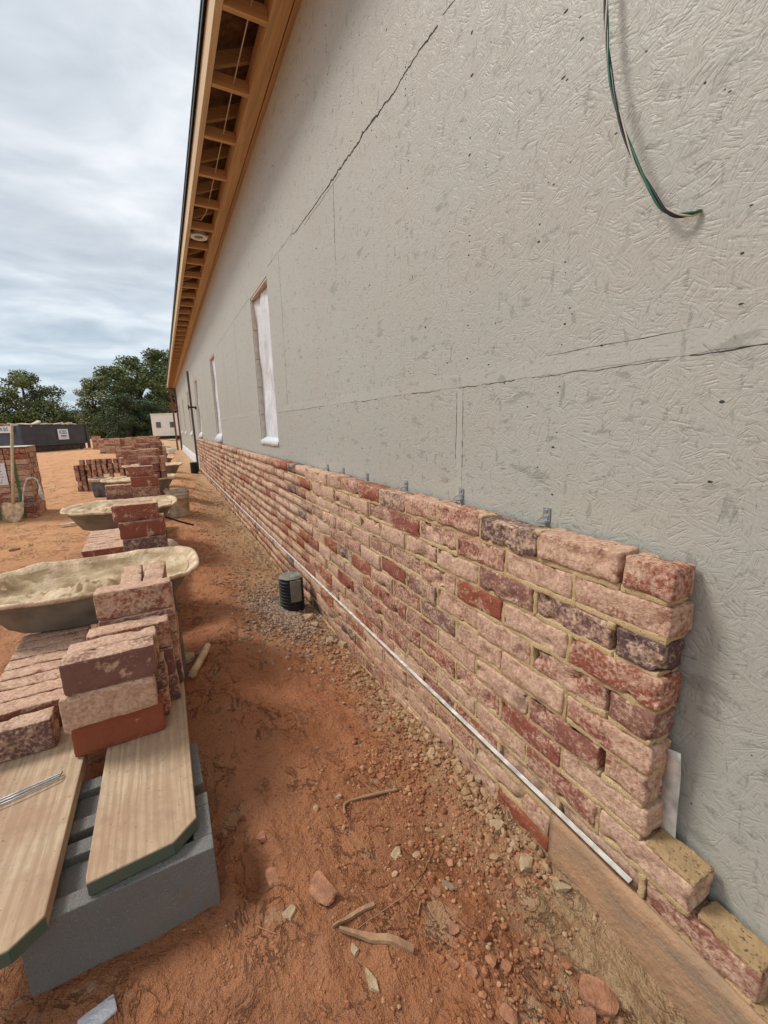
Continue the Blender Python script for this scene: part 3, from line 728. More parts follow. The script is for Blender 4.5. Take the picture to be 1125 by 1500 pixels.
ORD = ['first', 'second', 'third', 'fourth', 'fifth', 'sixth', 'seventh', 'eighth', 'ninth', 'tenth', 'eleventh', 'twelfth']
def brick(c, label, group, kind=None, rz=0., edge=False, up=False, lo=False, sc=1.):
    i = kind if kind is not None else random.randrange(16)
    o = bpy.data.objects.new('brick', (lo_protos[i % 8] if lo else protos[i])); C.objects.link(o)
    o.location = c; o.rotation_euler = (math.pi/2 if edge else 0, math.pi/2 if up else 0, rz); o.scale = (sc, sc, sc)
    return tag(o, label, 'brick', group)
# --- concrete blocks
def block(c, rz, label):
    mb = MB(); L, W, Hh = .397, .19, .193; t = .045
    # hollow block, cores vertical, open at the top
    mb.box(-L/2, L/2, -W/2, -W/2+t, 0, Hh); mb.box(-L/2, L/2, W/2-t, W/2, 0, Hh)
    for a in (-L/2, -t/2, L/2-t): mb.box(a+.0, a+t, -W/2+t, W/2-t, 0.0, Hh-.0)
    for a in (-L/2+t, t/2): mb.box(a, a+(L-3*t)/2, -W/2+t, W/2-t, 0, Hh-.022)
    o = mb.build('concrete_block', 'block', bevel=.003); o.location = c; o.rotation_euler = (0, 0, rz)
    return tag(o, label, 'concrete block', 'concrete blocks carrying the plank benches')
block((-.205, 1.075, -.004), 0.0, 'grey concrete block under the near ends of the two front planks')
block((-.215, 1.30, -.006), .03, 'grey concrete block just behind the front one, mostly hidden under the planks')
block((-.23, 2.25, -.004), .02, 'grey concrete block under the far end of the front planks')
block((-.25, 3.0, 0), .02, 'grey concrete block under the second plank bench')
block((-.28, 4.9, 0), .02, 'grey concrete block under the third plank bench')
def plank(x0, x1, y0, y1, z, label, ch0=.05, ch1=.05, sk=0.0, group='planks laid on concrete blocks'):
    root = empty('plank', ((x0+x1)/2, (y0+y1)/2, z))
    tag(root, label, 'plank', group); root.rotation_euler = (random.uniform(-.002, .002), 0, sk)
    w = (x1-x0)/2; l = (y1-y0)/2; c0 = ch0; t = .038
    body = [(-w+.004, -l+.002), (w-c0, -l+.002+.012), (w, -l+c0*1.1), (w, l), (-w, l), (-w, -l+.02)]
    mb = MB(); mb.prism([(a, b_, 0) for a, b_ in body], (0, 0, t)); mb.build('board', 'plank', root, bevel=.003)
    mb = MB()
    e = .0012
    pa = [(-w+.004, -l+.002), (w-c0, -l+.014), (w, -l+c0*1.1)]
    for (a, b_), (c_, d_) in zip(pa, pa[1:]):
        dx, dy = c_-a, d_-b_; L = math.hypot(dx, dy); nx_, ny_ = dy/L*e, -dx/L*e
        mb.prism([(a+nx_*.2, b_+ny_*.2, .002), (c_+nx_*.2, d_+ny_*.2, .002), (c_+nx_, d_+ny_, .002), (a+nx_, b_+ny_, .002)], (0, 0, t-.005))
    mb.build('painted_end', 'plankend', root)
    return root
PZ = .192
plank(-.575, -.338, .905, 2.45, PZ, 'left front pine plank with green painted end, carrying rows of bricks', .05, sk=-.006)
plank(-.280, -.042, .99, 2.5, PZ, 'right front pine plank with green clipped end, carrying the near brick stack', .055, sk=.004)
plank(-.60, -.365, 2.75, 4.0, PZ, 'left plank of the second bench, under the row of bricks on edge', sk=.0)
plank(-.33, -.09, 2.75, 4.0, PZ, 'right plank of the second bench, under the second brick stack', sk=.0)
plank(-.62, -.385, 4.5, 6.0, PZ, 'left plank of the third bench behind the second mortar pan', sk=.0)
plank(-.35, -.11, 4.5, 6.0, PZ, 'right plank of the third bench behind the second mortar pan', sk=.0)
PT_ = PZ+.038+.001
# station A: front stack, bricks standing on edge
LAY = ['lowest', 'second', 'third', 'fourth', 'fifth', 'sixth', 'seventh']
g1 = 'bricks of the near stack on the front planks'
def ez(l): return PT_+EH*(l+.5)
brick((-.236, 1.492, ez(0)), 'bright orange red brick, lowest of the near stack on the right plank', g1, 0, .03, sc=1.01)
brick((-.246, 1.478, ez(1)), 'pale grey whitewashed brick, middle one of the near stack', g1, 6, .035, sc=1.02)
brick((-.232, 1.485, ez(2)+.001), 'dark brown red brick, topmost of the near stack', g1, 3, .02, sc=1.01)
brick((-.228, 1.567, ez(2)-.002), 'rough pinkish brick directly behind the topmost brick of the near stack', g1, 4, .035)
for l in (0, 1): brick((-.215+.004*l, 1.574+.003*l, ez(l)), '%s brick behind the front face of the near stack' % LAY[l], g1, [7, 5][l], -.02)
for l in range(3): brick((-.18-.004*l, 1.655+.004*l, ez(l)-.002), '%s brick in the slice between near stack and tall small pile' % LAY[l], g1, [5, 3, 2][l], .02)
# left row: one layer on edge
g2 = 'bricks set side by side on the left front plank'
for j in range(9):
    brick((-.515-.003*j+(.0 if j else -.035), 1.565+ET*.5+.0825*j-(.028 if j == 0 else 0), ez(0)), ('blackened grey brick at the near end of the left plank row' if j == 0 else '%s brick back in the row on the left front plank' % ORD[j]), g2, (5 if j == 0 else random.choice([2, 4, 7, 10, 12, 15])), random.uniform(-.02, .04) if j else .04)
# small tall pile before the first pan
g3 = 'bricks of the small pile before the first mortar pan'
for j in range(2):
    for l in range(4):
        if l == 3 and j == 1: continue
        brick((-.168+random.uniform(-.006, .006), 1.765+.083*j+.002*l, ez(l)), '%s brick up in the %s column of the small pile' % (LAY[l], ('front', 'rear')[j]), g3, 2 if (l == 3 and j == 0) else random.choice([2, 5, 4, 12]), random.uniform(-.03, .03))
for j in range(2):
    brick((-.182+.084*j, 1.94, ez(3)-.004), '%s end-on brick lying at the back top of the small pile' % ('left', 'right')[j], g3, (4, 2)[j], math.pi/2+random.uniform(-.05, .05), sc=.97)
    for l in range(3): brick((-.168, 1.94+.083*j, ez(l)), '%s brick up beneath the %s end-on brick of the small pile' % (LAY[l], ('left', 'right')[j]), g3, random.choice([2, 7]), random.uniform(-.03, .03))
# station B
g4 = 'bricks of the second stack behind the first mortar pan'
cb = (-.185, 3.07)
for l in range(5):
    nm = ['lowest', 'second', 'third', 'dark red fourth', 'rough pinkish topmost'][l]
    brick((cb[0]+(-.025 if l == 4 else .003*(-1)**l), cb[1]+(.04 if l == 4 else 0), ez(l)), '%s brick in the front column of the second stack' % nm, g4, [4, 2, 5, 1, 7][l], random.uniform(-.02, .03))
    if l < 4:
        brick((cb[0]-.002, cb[1]+.082, ez(l)), '%s brick in the middle column of the second stack' % LAY[l], g4, None, random.uniform(-.03, .03))
        brick((cb[0]+.002, cb[1]+.165, ez(l)), '%s brick in the back column of the second stack' % LAY[l], g4, None, random.uniform(-.03, .03))
brick((cb[0]-.045, cb[1]+.15, ez(4)-.012), 'dark brick lying askew behind the top of the second stack', g4, 1, .16).rotation_euler.y = -.06
g5 = 'bricks on edge in a row beside the second stack'
for j in range(8):
    for l in (0, 1):
        brick((-.452-.004*j, 3.36+.083*j, ez(l)), '%s brick back in the %s layer of the row beside the second stack' % (ORD[j], ('bottom', 'top')[l]), g5, random.choice([2, 7, 4, 10, 12]), random.uniform(-.02, .03), lo=l < 1)
# station C and beyond
g6 = 'bricks of the third stack beyond the second mortar pan'
c0 = at(208, 690, 4.42)
for l in range(7):
    zc = c0.z-l*EH
    if zc < .22: break
    brick((c0.x+(.012 if l else -.02), c0.y+.03*(l == 0), zc), '%s brick down the front column of the third stack' % ORD[l], g6, [7, 1, 4, 3, 2, 5, 4, 3][l], random.uniform(-.04, .04))
    if l: brick((c0.x+.015, c0.y+.085, zc), '%s brick down the rear column of the third stack' % ORD[l], g6, None, random.uniform(-.04, .04), lo=True)
c1 = at(175, 717, 4.42)
for l in range(6):
    zc = c1.z-l*EH
    if zc < .22: break
    brick((c1.x, c1.y, zc), '%s brick down the short column left of the third stack' % ORD[l], g6, [4, 3, 2, 5, 4, 3][l], random.uniform(-.04, .04))
g7 = 'bricks of the far stacks down the row'
for si, (u, v, d, n_, nm) in enumerate([(216, 663, 5.9, 8, 'fourth stack'), (218, 673.5, 5.85, 7, 'shifted column of the fourth stack'), (208, 654, 8.2, 8, 'fifth stack'), (226, 650, 8.8, 8, 'sixth stack'), (198, 664, 8.0, 6, 'squat stack left of the fifth'), (226, 641, 12., 9, 'seventh stack'), (186, 657, 11., 7, 'broad pile near the grey far packs'), (178, 663, 10., 5, 'low pile beyond the open pile'), (206, 645, 13., 8, 'slim stack before the grey far packs')]):
    c = at(u, v, d)
    for l in range(n_):
        zc = c.z-l*EH
        if zc < .05: break
        if si != 1 or l == 0: brick((c.x, c.y-(.09 if si == 1 else 0), zc), '%s brick down the front of the %s' % (ORD[l], nm), g7, None, random.uniform(-.05, .05), lo=True)
        if si != 1: brick((c.x+.02, c.y+.085, zc), '%s brick down the back of the %s' % (ORD[l], nm), g7, None, random.uniform(-.05, .05), lo=True)
        if si in (0, 3) and l: brick((c.x+.17, c.y+.04, zc), '%s end-on brick down the side of the %s' % (ORD[l], nm), g7, None, math.pi/2+random.uniform(-.05, .05), lo=True)
# open loosely stacked pile left of the pans
g8 = 'bricks stacked loosely in the open pile'
c = at(157, 712, 8.9); zb = gz(c.x, c.y)
for l in range(6):
    for j in range(10):
        if (l, j) in ((2, 5), (2, 7), (1, 5), (5, 0), (5, 9), (0, 3), (4, 9)): continue
        brick((c.x-.46+.097*j+random.uniform(-.009, .009), c.y+random.uniform(-.02, .02)+.03*(l % 2), zb+EH*(l+.5)), '%s brick from the left, %s row up, in the open pile' % (ORD[j], ORD[l]), g8, None, math.pi/2+random.uniform(-.10, .10), lo=True)
# ------------------------------------------------------------------ mortar pans
def pan(cx, cy, zr, w, d, label, mlabel, rz=0., depth=.19, mort=True, lite=False, fill=.075):
    root = tag(empty('mortar_pan', (cx, cy, gz(cx, cy, False)), rz), label, 'mortar pan', 'mortar pans down the row'); zr -= root.location.z
    n = 64
    def ring(sx, sy, z, k, ex=3.6):
        out = []
        for i in range(n):
            a = 2*math.pi*i/n; c_, s = math.cos(a), math.sin(a)
            x = sx*math.copysign(abs(c_)**(2/ex), c_); y_ = sy*math.copysign(abs(s)**(2/ex), s)
            if x < -sx*.55: y_ *= 1-.38*((-x/sx-.55)/.45)**1.4
            wob = 1+.012*noise.noise(Vector((math.cos(a)*2, math.sin(a)*2, z*6+cx)))
            out.append((x*wob, y_*wob, z+.012*noise.noise(Vector((math.cos(a)*2.5, math.sin(a)*2.5, cx*3)))+(.006*noise.noise(Vector((x*22, y_*22, cx*3))) if z > zr-.03 else 0)))
        return out
    W, D = w/2, d/2; t = .007
    rings = [ring(W*.66, D*.60, zr-depth, 0), ring(W*.72, D*.66, zr-depth+.012, 0), ring(W*.93, D*.90, zr-.018, 0), ring(W*.965, D*.95, zr-.008, 0), ring(W, D, zr-.014, 0), ring(W+.004, D+.004, zr-.002, 0), ring(W, D, zr+.006, 0), ring(W*.965, D*.955, zr+.005, 0), ring(W*.93-t, D*.90-t, zr-.012, 0), ring(W*.72-t, D*.66-t, zr-depth+.02, 0)]
    mb = MB(); vs = [p for r in rings for p in r]; fs = []
    for r in range(len(rings)-1):
        for i in range(n):
            mi = 1 if r < 3 else 0
            fs.append((r*n+i, r*n+(i+1) % n, (r+1)*n+(i+1) % n, (r+1)*n+i)); 
    mb.add(vs, fs); mb.mi = [1 if r < 3 else 0 for r in range(len(rings)-1) for i in range(n)]
    mb.cur = 1; mb.add(rings[0], [tuple(range(n))[::-1]]); mb.cur = 0; mb.add(rings[-1], [tuple(range(n))])
    mb.build('tray', ['cream', 'tray'], root, smooth=True)
    mb = MB()
    for sx in (-1, 1):
        for sy in (-1, 1): mb2 = MB(); mb2.tube([(sx*W*.42, sy*D*.3, zr-depth+.01), (sx*W*.42, sy*D*.34, 0)], .014, 8); mb2.build('leg', 'black', root)
    mb.tube([(-W*.42, -D*.34, .06), (W*.42, -D*.34, .06)], .01, 6); mb.tube([(-W*.42, D*.34, .06), (W*.42, D*.34, .06)], .01, 6); mb.build('brace', 'black', root)
    if mort:
        mb = MB(); nr, na = (34, 96) if not lite else (8, 24); vs = []
        for r in range(nr+1):
            tt = r/nr
            for i in range(na):
                a = 2*math.pi*i/na; c_, s = math.cos(a), math.sin(a); ex = 3.2
                x = W*.90*tt*math.copysign(abs(c_)**(2/ex), c_); y_ = D*.87*tt*math.copysign(abs(s)**(2/ex), s)
                if x < -W*.5: y_ *= 1-.36*((-x/W-.5)/.45)**1.4
                p = Vector((x*7, y_*7, cx*5))
                h = zr-depth+fill+.115*max(0, tt-.55)**1.5*2.0-.0*tt
                h += (.040*fbm(p, 4)+.028*abs(noise.noise(p*2.2))-.012*abs(noise.noise(p*5))+.016*fbm(p*6, 3))*(1.15-.5*tt)
                h += .07*math.exp(-((x+W*.05)**2/.03+(y_-.0)**2/.006))+.05*math.exp(-((x-W*.45)**2/.02+(y_-.03)**2/.02))
                r_ = tt*.90
                if r_ > .66: h = max(h, zr-depth+.03+(r_-.72)/.21*(depth-.032)+.010*fbm(p*2, 3)+.004)
                h = min(h, zr-.012)
                vs.append((x, y_, h))
        fs = [(r*na+i, r*na+(i+1) % na, (r+1)*na+(i+1) % na, (r+1)*na+i) for r in range(nr) for i in range(na)]
        mb.add(vs, fs)
        o = mb.build('wet_mortar', 'panmortar', smooth=True, loc=(cx, cy, gz(cx, cy, False))); o.rotation_euler.z = rz
        tag(o, mlabel, 'mortar', 'mortar heaped in the pans')
    return root
pan(-.40, 2.46, .535, .98, .64, 'nearest cream crusted mortar pan with rolled rim, behind the near brick pile', 'lumpy pale mortar scraped up inside the nearest pan', .03)
pan(-.42, 4.60, .545, .93, .72, 'pale mortar pan behind the second brick stack, right of the shovel', 'smooth pale mortar filling the pan behind the second brick stack', .02, fill=.13)
for i, (u, v, wpx, nm) in enumerate([(205, 700, 90, 'third'), (224, 681, 74, 'fourth'), (225, 671, 50, 'fifth'), (222, 664, 52, 'sixth')]):
    d = 610*.92/wpx if i < 2 else 610*.9/wpx
    d = [6.0, 7.4, 10.5, 12.][i]
    c = at(u, v, d)
    pan(c.x, c.y, c.z, .95, .66, '%s mortar pan down the row counting from the camera, pale rimmed' % nm, 'pale mortar in the %s pan down the row' % nm, random.uniform(-.05, .05), lite=True, fill=.14)

# ------------------------------------------------------------------ bucket
c = at(261, 731, 6.0); zb = gz(c.x, c.y)
bk = tag(empty('bucket', (c.x, c.y, zb)), 'cream plastic bucket crusted with mortar standing on the clay by the wall side', 'bucket')
mb = MB(); mb.lathe([(.0, 0), (.125, 0), (.130, .01), (.145, .27), (.155, .272), (.155, .285), (.147, .29), (.149, .315), (.158, .317), (.158, .33), (.150, .335), (.152, .365), (.158, .367), (.158, .378), (.146, .378), (.138, .30), (.12, .02), (0, .02)], n=36); mb.build('pail', 'bucket', bk, smooth=True)
mb = MB(); mb.tube([(.158*math.cos(a), .158*math.sin(a)*1.0-.02*math.sin(a), .32-.13*math.sin(a)) for a in [math.pi*i/14+math.pi for i in range(15)]], .003, 6); mb.build('handle', 'galv', bk)
mb = MB(); mb.lathe([(.0, .335), (.09, .33), (.142, .32)], n=24); mb.build('mortar_fill', 'panmortar', bk, smooth=True)
# blue grey wrapped bin
c = at(150, 718, 7.9); zb = gz(c.x, c.y)
bn = tag(empty('plastic_bin', (c.x, c.y, zb)), 'blue grey plastic tub with a mortar crusted rim in front of the open brick pile', 'tub')
MT['bluegrey'] = simple('blue_grey_plastic', (.20, .26, .36), .5, .7, 9, .4, dark=(.02, .03, .06))
mb = MB(); mb.lathe([(0, 0), (.14, 0), (.18, .30), (.19, .305), (.19, .34), (.175, .34), (.14, .05), (0, .05)], n=28); mb.build('tub', 'bluegrey', bn, smooth=True)
mb = MB(); mb.lathe([(.188, .29), (.197, .30), (.195, .345), (.175, .35), (.172, .33)], n=28); mb.build('rim', 'cream', bn, smooth=True)
# rod + bag by second pan
p0, p1 = at(236, 755, 4.0), at(283, 769, 4.4)
o = MB().tube([p0-p0, (p1-p0)*.5+Vector((0, 0, -.005)), p1-p0], .009, 8).build('metal_rod', 'black', loc=p0); tag(o, 'thin dark rod sticking out to the right from the second mortar pan', 'rod')
c = at(250, 794, 3.75); c.z = gz(c.x, c.y)
mb = MB(); vs = []; nn = 26
for j in range(nn+1):
    for i in range(nn):
        a = 2*math.pi*i/nn; t = j/nn; r = .125*(1-t)**.55*(1+.35*noise.noise(Vector((math.cos(a)*1.6, math.sin(a)*1.6, t*3))))+.015
        vs.append((r*math.cos(a)*1.1-.04*t, r*math.sin(a), .28*t+.02*noise.noise(Vector((a*2, t*6, 0)))-.01))
mb.add(vs, [(j*nn+i, j*nn+(i+1) % nn, (j+1)*nn+(i+1) % nn, (j+1)*nn+i) for j in range(nn) for i in range(nn)])
o = mb.build('plastic_bag', 'bag', smooth=True, loc=c); tag(o, 'crumpled dusty pink plastic bag slumped beside the second brick stack', 'bag')
# ------------------------------------------------------------------ strapped brick cube, shovel, tongs
def brick_pack(c, rz, nx_, ny_, nz_, label, strap=True, lab=False, lean=0.):
    root = tag(empty('brick_pack', c, rz), label, 'brick pack', 'packs of new bricks'); root.rotation_euler.x = lean
    mb = MB(); rr = random.Random(int(abs(c[0])*1000)); bl, bw_, bh_ = .245, .088, .079; W = nx_*bl; D = ny_*bw_
    mbp = mb
    for k in range(nz_):
        for j in range(ny_):
            for i in range(nx_):
                if 0 < i < nx_-1 and 0 < j < ny_-1 and k < nz_-1: continue
                mb.tint = tint_for(rr)
                if k in (2,) and strap and i in (1,) and j == 0 and False: continue
                rough_box(mb, (-W/2+bl*(i+.5)+rr.uniform(-.004, .004), D*0+bw_*(j+.5), bh_*(k+.5)), (bl-.004, bw_-.005, bh_-.004), .08, .005, .001, 20, i+j*7+k*31, rr.uniform(-.01, .01))
    mb.build('bricks', 'brickw', root)
    if strap:
        Zt = nz_*bh_
        for sx in (W/2-.42, W/2-.15):
            m2 = MB(); t = .004; y0, y1 = -t, D+t
            m2.box(sx-.016, sx+.016, y0-.002, y0, 0, Zt+.004); m2.box(sx-.016, sx+.016, y1, y1+.002, 0, Zt+.004); m2.box(sx-.016, sx+.016, y0-.002, y1+.002, Zt+.004, Zt+.007); m2.build('strap', 'straplue', root)
    if lab:
        m2 = MB(); m2.box(W/2-.66, W/2-.25, -.012, -.009, Zt*.50, Zt*.80); pl = m2.build('paper_label', 'paper', root)
        m2 = MB(); rr = random.Random(4)
        for ln in range(7):
            z_ = Zt*.76-ln*.04; x_ = W/2-.62
            while x_ < W/2-.30:
                w_ = rr.uniform(.006, .022)
                if rr.random() < .8: m2.box(x_, x_+w_, -.0135, -.0122, z_, z_+rr.uniform(.006, .014))
                x_ += w_+.006
        m2.build('print_lines', 'ink', pl)
        m2 = MB(); # torn wrap on top
        m2.box(-W/2-.01, W/2+.01, -.01, D*.9, Zt+.008, Zt+.018); m2.build('top_sheet', 'foam', root)
    return root
pc = onZ(55, 757, 0); 
W_ = .245*5
pk = brick_pack((pc.x-W_/2, pc.y, gz(pc.x, pc.y, False)-.01), .03, 5, 8, 13, 'strapped pack of bricks with a white paper label and green straps, behind the shovel', True, True)
top_ = Vector((pc.x-.36, pc.y-.10, 1.36)); 
blade_u = at(20, 748, 7.15); sb = onZ(20, 766, .0)
sh = tag(empty('shovel', (sb.x, sb.y, 0)), 'shovel with pale mortar coated blade and wooden handle, leaning on the strapped brick pack', 'shovel')
tp = onY(17, 622, pc.y-.02) - Vector((sb.x, sb.y, 0))
dv = (tp-Vector((0, 0, 0))).normalized()
MB().tube([dv*.27, dv*.6, dv*(tp.length-.02), tp], [.02, .017, .018, .014], 10).build('handle', 'handle', sh, smooth=True)
side = Vector((1, 0, 0)); side = (side-dv*side.dot(dv)).normalized(); nn_ = side.cross(dv)
mb = MB(); vs = []
for (t, w_) in ((0, .0), (.02, .045), (.06, .085), (.13, .11), (.22, .118), (.275, .115), (.285, .10)):
    for k in range(7):
        s = -1+2*k/6; vs.append(dv*t+side*w_*s+nn_*(.022*(s*s)-.022+.01*(t/.28)))
mb.add(vs, [(i*7+k, i*7+k+1, i*7+8+k, i*7+7+k) for i in range(6) for k in range(6)])
o = mb.build('blade', 'cream', sh, smooth=True); o.modifiers.new('s', 'SOLIDIFY').thickness = .004
tg = [onY(u, v, pc.y-.05) for u, v in ((33, 741), (35, 716), (39, 703), (45, 700), (53, 702), (58, 712), (60, 724), (65, 733))]
q0 = tg[0].copy(); o = MB().tube([p-q0 for p in catmull(tg, 5)], [.011]*26+[.012, .018, .026, .030, .028, .024, .02, .018, .014, .01], 8).build('brick_tongs', 'pvc', smooth=True, loc=q0)
tag(o, 'curved white handle of brick tongs hooked on the strapped brick pack', 'tongs')
c_ = onZ(107, 768, .0); mb = MB(); rough_box(mb, (0, 0, .02), (.30, .05, .012), .03, .004, .004, 12, 4, .5); o = mb.build('scrap_strip', 'pvc', smooth=True, loc=c_); tag(o, 'white scrap strip lying on the orange clay left of the second pan', 'scrap')
c_ = onZ(22, 806, .0); mb = MB(); rough_box(mb, (0, 0, .01), (.10, .045, .03), .02, .01, .008, 12, 9, .3); o = mb.build('clay_clod', 'stone', smooth=True, loc=c_); tag(o, 'brown clod lying alone on the open orange clay at the left edge', 'clod')
# far packs
for i, (u, v, d, n3, lab_) in enumerate([(162, 660, 22.5, (4, 4, 10), 'dark red brick pack in the middle of the far row'), (180, 660, 23., (3, 4, 10), 'brick pack right beside the dark red far pack'), (143, 657, 27., (2, 4, 11), 'pinkish brick pack just right of the dumpster'), (198, 659, 25., (3, 4, 10), 'greyish brick pack in the far row, third before the trailer'), (214, 658, 27., (3, 4, 10), 'last greyish brick pack in the far row')]):
    c = at(u, v, d); brick_pack((c.x, c.y, gz(c.x, c.y, False)), .02*i, *n3, lab_, strap=False)
mb = MB()
# ------------------------------------------------------------------ drain pipes
def pipe(c, r, h, label, tape=False):
    root = tag(empty('drain_pipe', c), label, 'drain pipe')
    prof = []; z = -.06; nring = int((h+.06)/.026)
    for i in range(nring):
        prof += [(r*.90, z), (r*.90, z+.006), (r, z+.010), (r, z+.019), (r*.90, z+.023)]; z += .026
    prof += [(r*.9, h), (r*.82, h)]; prof += [(r*.82, -.06)]
    mb = MB(); mb.lathe(prof, n=36); mb.build('corrugated_tube', 'pipe', root, smooth=False)
    mb = MB(); vs = []; n = 10
    for j in range(n+1):
        for i in range(32):
            a = 2*math.pi*i/32; t = j/n; rr_ = r*.97*t
            vs.append((rr_*math.cos(a), rr_*math.sin(a), h+.012+.012*noise.noise(Vector((math.cos(a)*t*2.5, math.sin(a)*t*2.5, c[1])))-.02*max(0, t-.8)*5*.5))
    mb.add(vs, [(j*32+i, j*32+(i+1) % 32, (j+1)*32+(i+1) % 32, (j+1)*32+i) for j in range(n) for i in range(32)])
    mb.build('mortar_covered_cap', 'tray', root, smooth=True)
    if tape:
        mb = MB(); mb.box(-.03, .05, -r-.006, -r+.004, h*.35, h*.97); mb.build('tape_patch', 'tray', root)
    return root
pb = at(428, 878, 3.28); pzb = gz(pb.x, pb.y, False)
print('pipe', pb, pzb)
pipe((pb.x, pb.y, pzb), .094, .27, 'black corrugated drain pipe standing in gravel against the brick wall', True)
pf = at(277, 677, 12.5); pipe((.72, pf.y, gz(.72, pf.y, False)), .11, .33, 'small black pipe stub standing beside the far end of the brick wall')
# gravel round the pipe (uncountable)
def stones(name, pts, m, kind, label=None, cat=None, grp=None, sz=(.006, .014)):
    mb = MB(); rr = random.Random(len(pts))
    ico = [Vector(p).normalized() for p in ((0, 0, 1), (.89, 0, .45), (.28, .85, .45), (-.72, .53, .45), (-.72, -.53, .45), (.28, -.85, .45), (.72, .53, -.45), (-.28, .85, -.45), (-.89, 0, -.45), (-.28, -.85, -.45), (.72, -.53, -.45), (0, 0, -1))]
    fc = [(0, 1, 2), (0, 2, 3), (0, 3, 4), (0, 4, 5), (0, 5, 1), (1, 6, 2), (2, 7, 3), (3, 8, 4), (4, 9, 5), (5, 10, 1), (6, 7, 2), (7, 8, 3), (8, 9, 4), (9, 10, 5), (10, 6, 1), (11, 7, 6), (11, 8, 7), (11, 9, 8), (11, 10, 9), (11, 6, 10)]
    for (x, y_, s) in pts:
        ax = [rr.uniform(.6, 1.3) for _ in range(3)]; rot = Matrix.Rotation(rr.uniform(0, 6), 3, 'Z') @ Matrix.Rotation(rr.uniform(-.7, .7), 3, 'X')
        z = gz(x, y_)+s*.25
        mb.tint = (rr.random(), rr.random(), rr.random())
        mb.add([rot @ Vector((v.x*ax[0], v.y*ax[1], v.z*ax[2]*.75))*s*rr.uniform(.8, 1.15)+Vector((x, y_, z)) for v in ico], fc)
    o = mb.build(name, m); return tag(o, label, cat, grp, kind)
def tint_stone(name, a, b_, c_):
    m, nt, bs = mat(name, .92, .2); g = G(nt); at_ = g.n('ShaderNodeAttribute', attribute_name='tint'); sep = g.n('ShaderNodeSeparateColor'); g.l(at_.outputs['Color'], sep.inputs[0])
    g.l(g.mix(g.math('MULTIPLY', g.noise(g.coord(), 60, 3), .6), g.ramp(sep.outputs[0], [(0, a), (.5, b_), (1, c_)]), (.25, .11, .06)), bs.inputs['Base Color']); g.bump(g.noise(g.coord(), 150, 4, .7), bs, .6, .003); return m
MT['gravel'] = tint_stone('grey_gravel', (.16, .13, .105), (.38, .30, .225), (.56, .46, .35))
MT['rubble'] = tint_stone('clay_rubble', (.27, .095, .045), (.43, .19, .095), (.60, .38, .22))
MT['mclump'] = tint_stone('mortar_clumps', (.34, .19, .10), (.44, .29, .16), (.56, .42, .26))
rr = random.Random(5); pts = []
while len(pts) < 3400:
    a = rr.uniform(0, 6.28); q = min(1.6, abs(rr.gauss(0, .52)))*(1+.35*noise.noise(Vector((math.cos(a)*1.4, math.sin(a)*1.4, 5))))
    x = pb.x-.08+.36*q*math.cos(a); y_ = pb.y-.10+.66*q*math.sin(a)
    if x > .895 or (math.hypot(x-pb.x, y_-pb.y) < .09): continue
    pts.append((x, y_, rr.uniform(.006, .0135)))
stones('gravel', pts, 'gravel', 'stuff', 'grey gravel spread around the drain pipe', 'gravel')
pts = []
while len(pts) < 4200:
    y_ = rr.uniform(.15, 3.0)**1.0; x = .9-abs(rr.gauss(0, .11))-.005
    if y_ < 1.45: x = .86-abs(rr.gauss(0, .22))
    if y_ < .62 and x > .72: continue
    if x < .2: continue
    dens = .5+.9*noise.noise(Vector((x*5, y_*5, 3)))
    if rr.random() > dens+ (.25 if y_ < 1.3 else 0): continue
    s = rr.uniform(.0025, .007) if rr.random() < .9 else rr.uniform(.007, .013)
    pts.append((x, y_, s))
stones('clay_rubble', pts, 'rubble', 'stuff', 'crumbled red clay and pebbles strewn along the foot of the brick wall', 'rubble')
pts = []
while len(pts) < 3600:
    y_ = rr.uniform(.5, 9)**1.0; y_ = .5+8.5*((y_-.5)/8.5)**1.6; x = .893-abs(rr.gauss(0, .045 if y_ < 3 else .12))
    if rr.random() > .45+.9*noise.noise(Vector((x*3, y_*2.2, 9))): continue
    pts.append((x, y_, rr.uniform(.002, .007) if rr.random() < .90 else rr.uniform(.007, .015)))
for i in range(230):
    y_ = rr.uniform(.62, 2.3); pts.append((.885-abs(rr.gauss(0, .055)), y_, rr.uniform(.008, .019)))
for i in range(900): pts.append((rr.uniform(.25, .85), 3.4+8*rr.random()**1.3, rr.uniform(.004, .016)))
stones('mortar_crumbs', pts, 'mclump', 'stuff', 'yellow mortar crumbs dropped along the brick wall', 'mortar crumbs')
pts = [(rr.uniform(-.1, .75), rr.uniform(.55, 3.2), rr.uniform(.0015, .0045)) for _ in range(1500)]
stones('grit', pts, 'rubble', 'stuff', 'fine grit on the trodden clay path', 'grit')
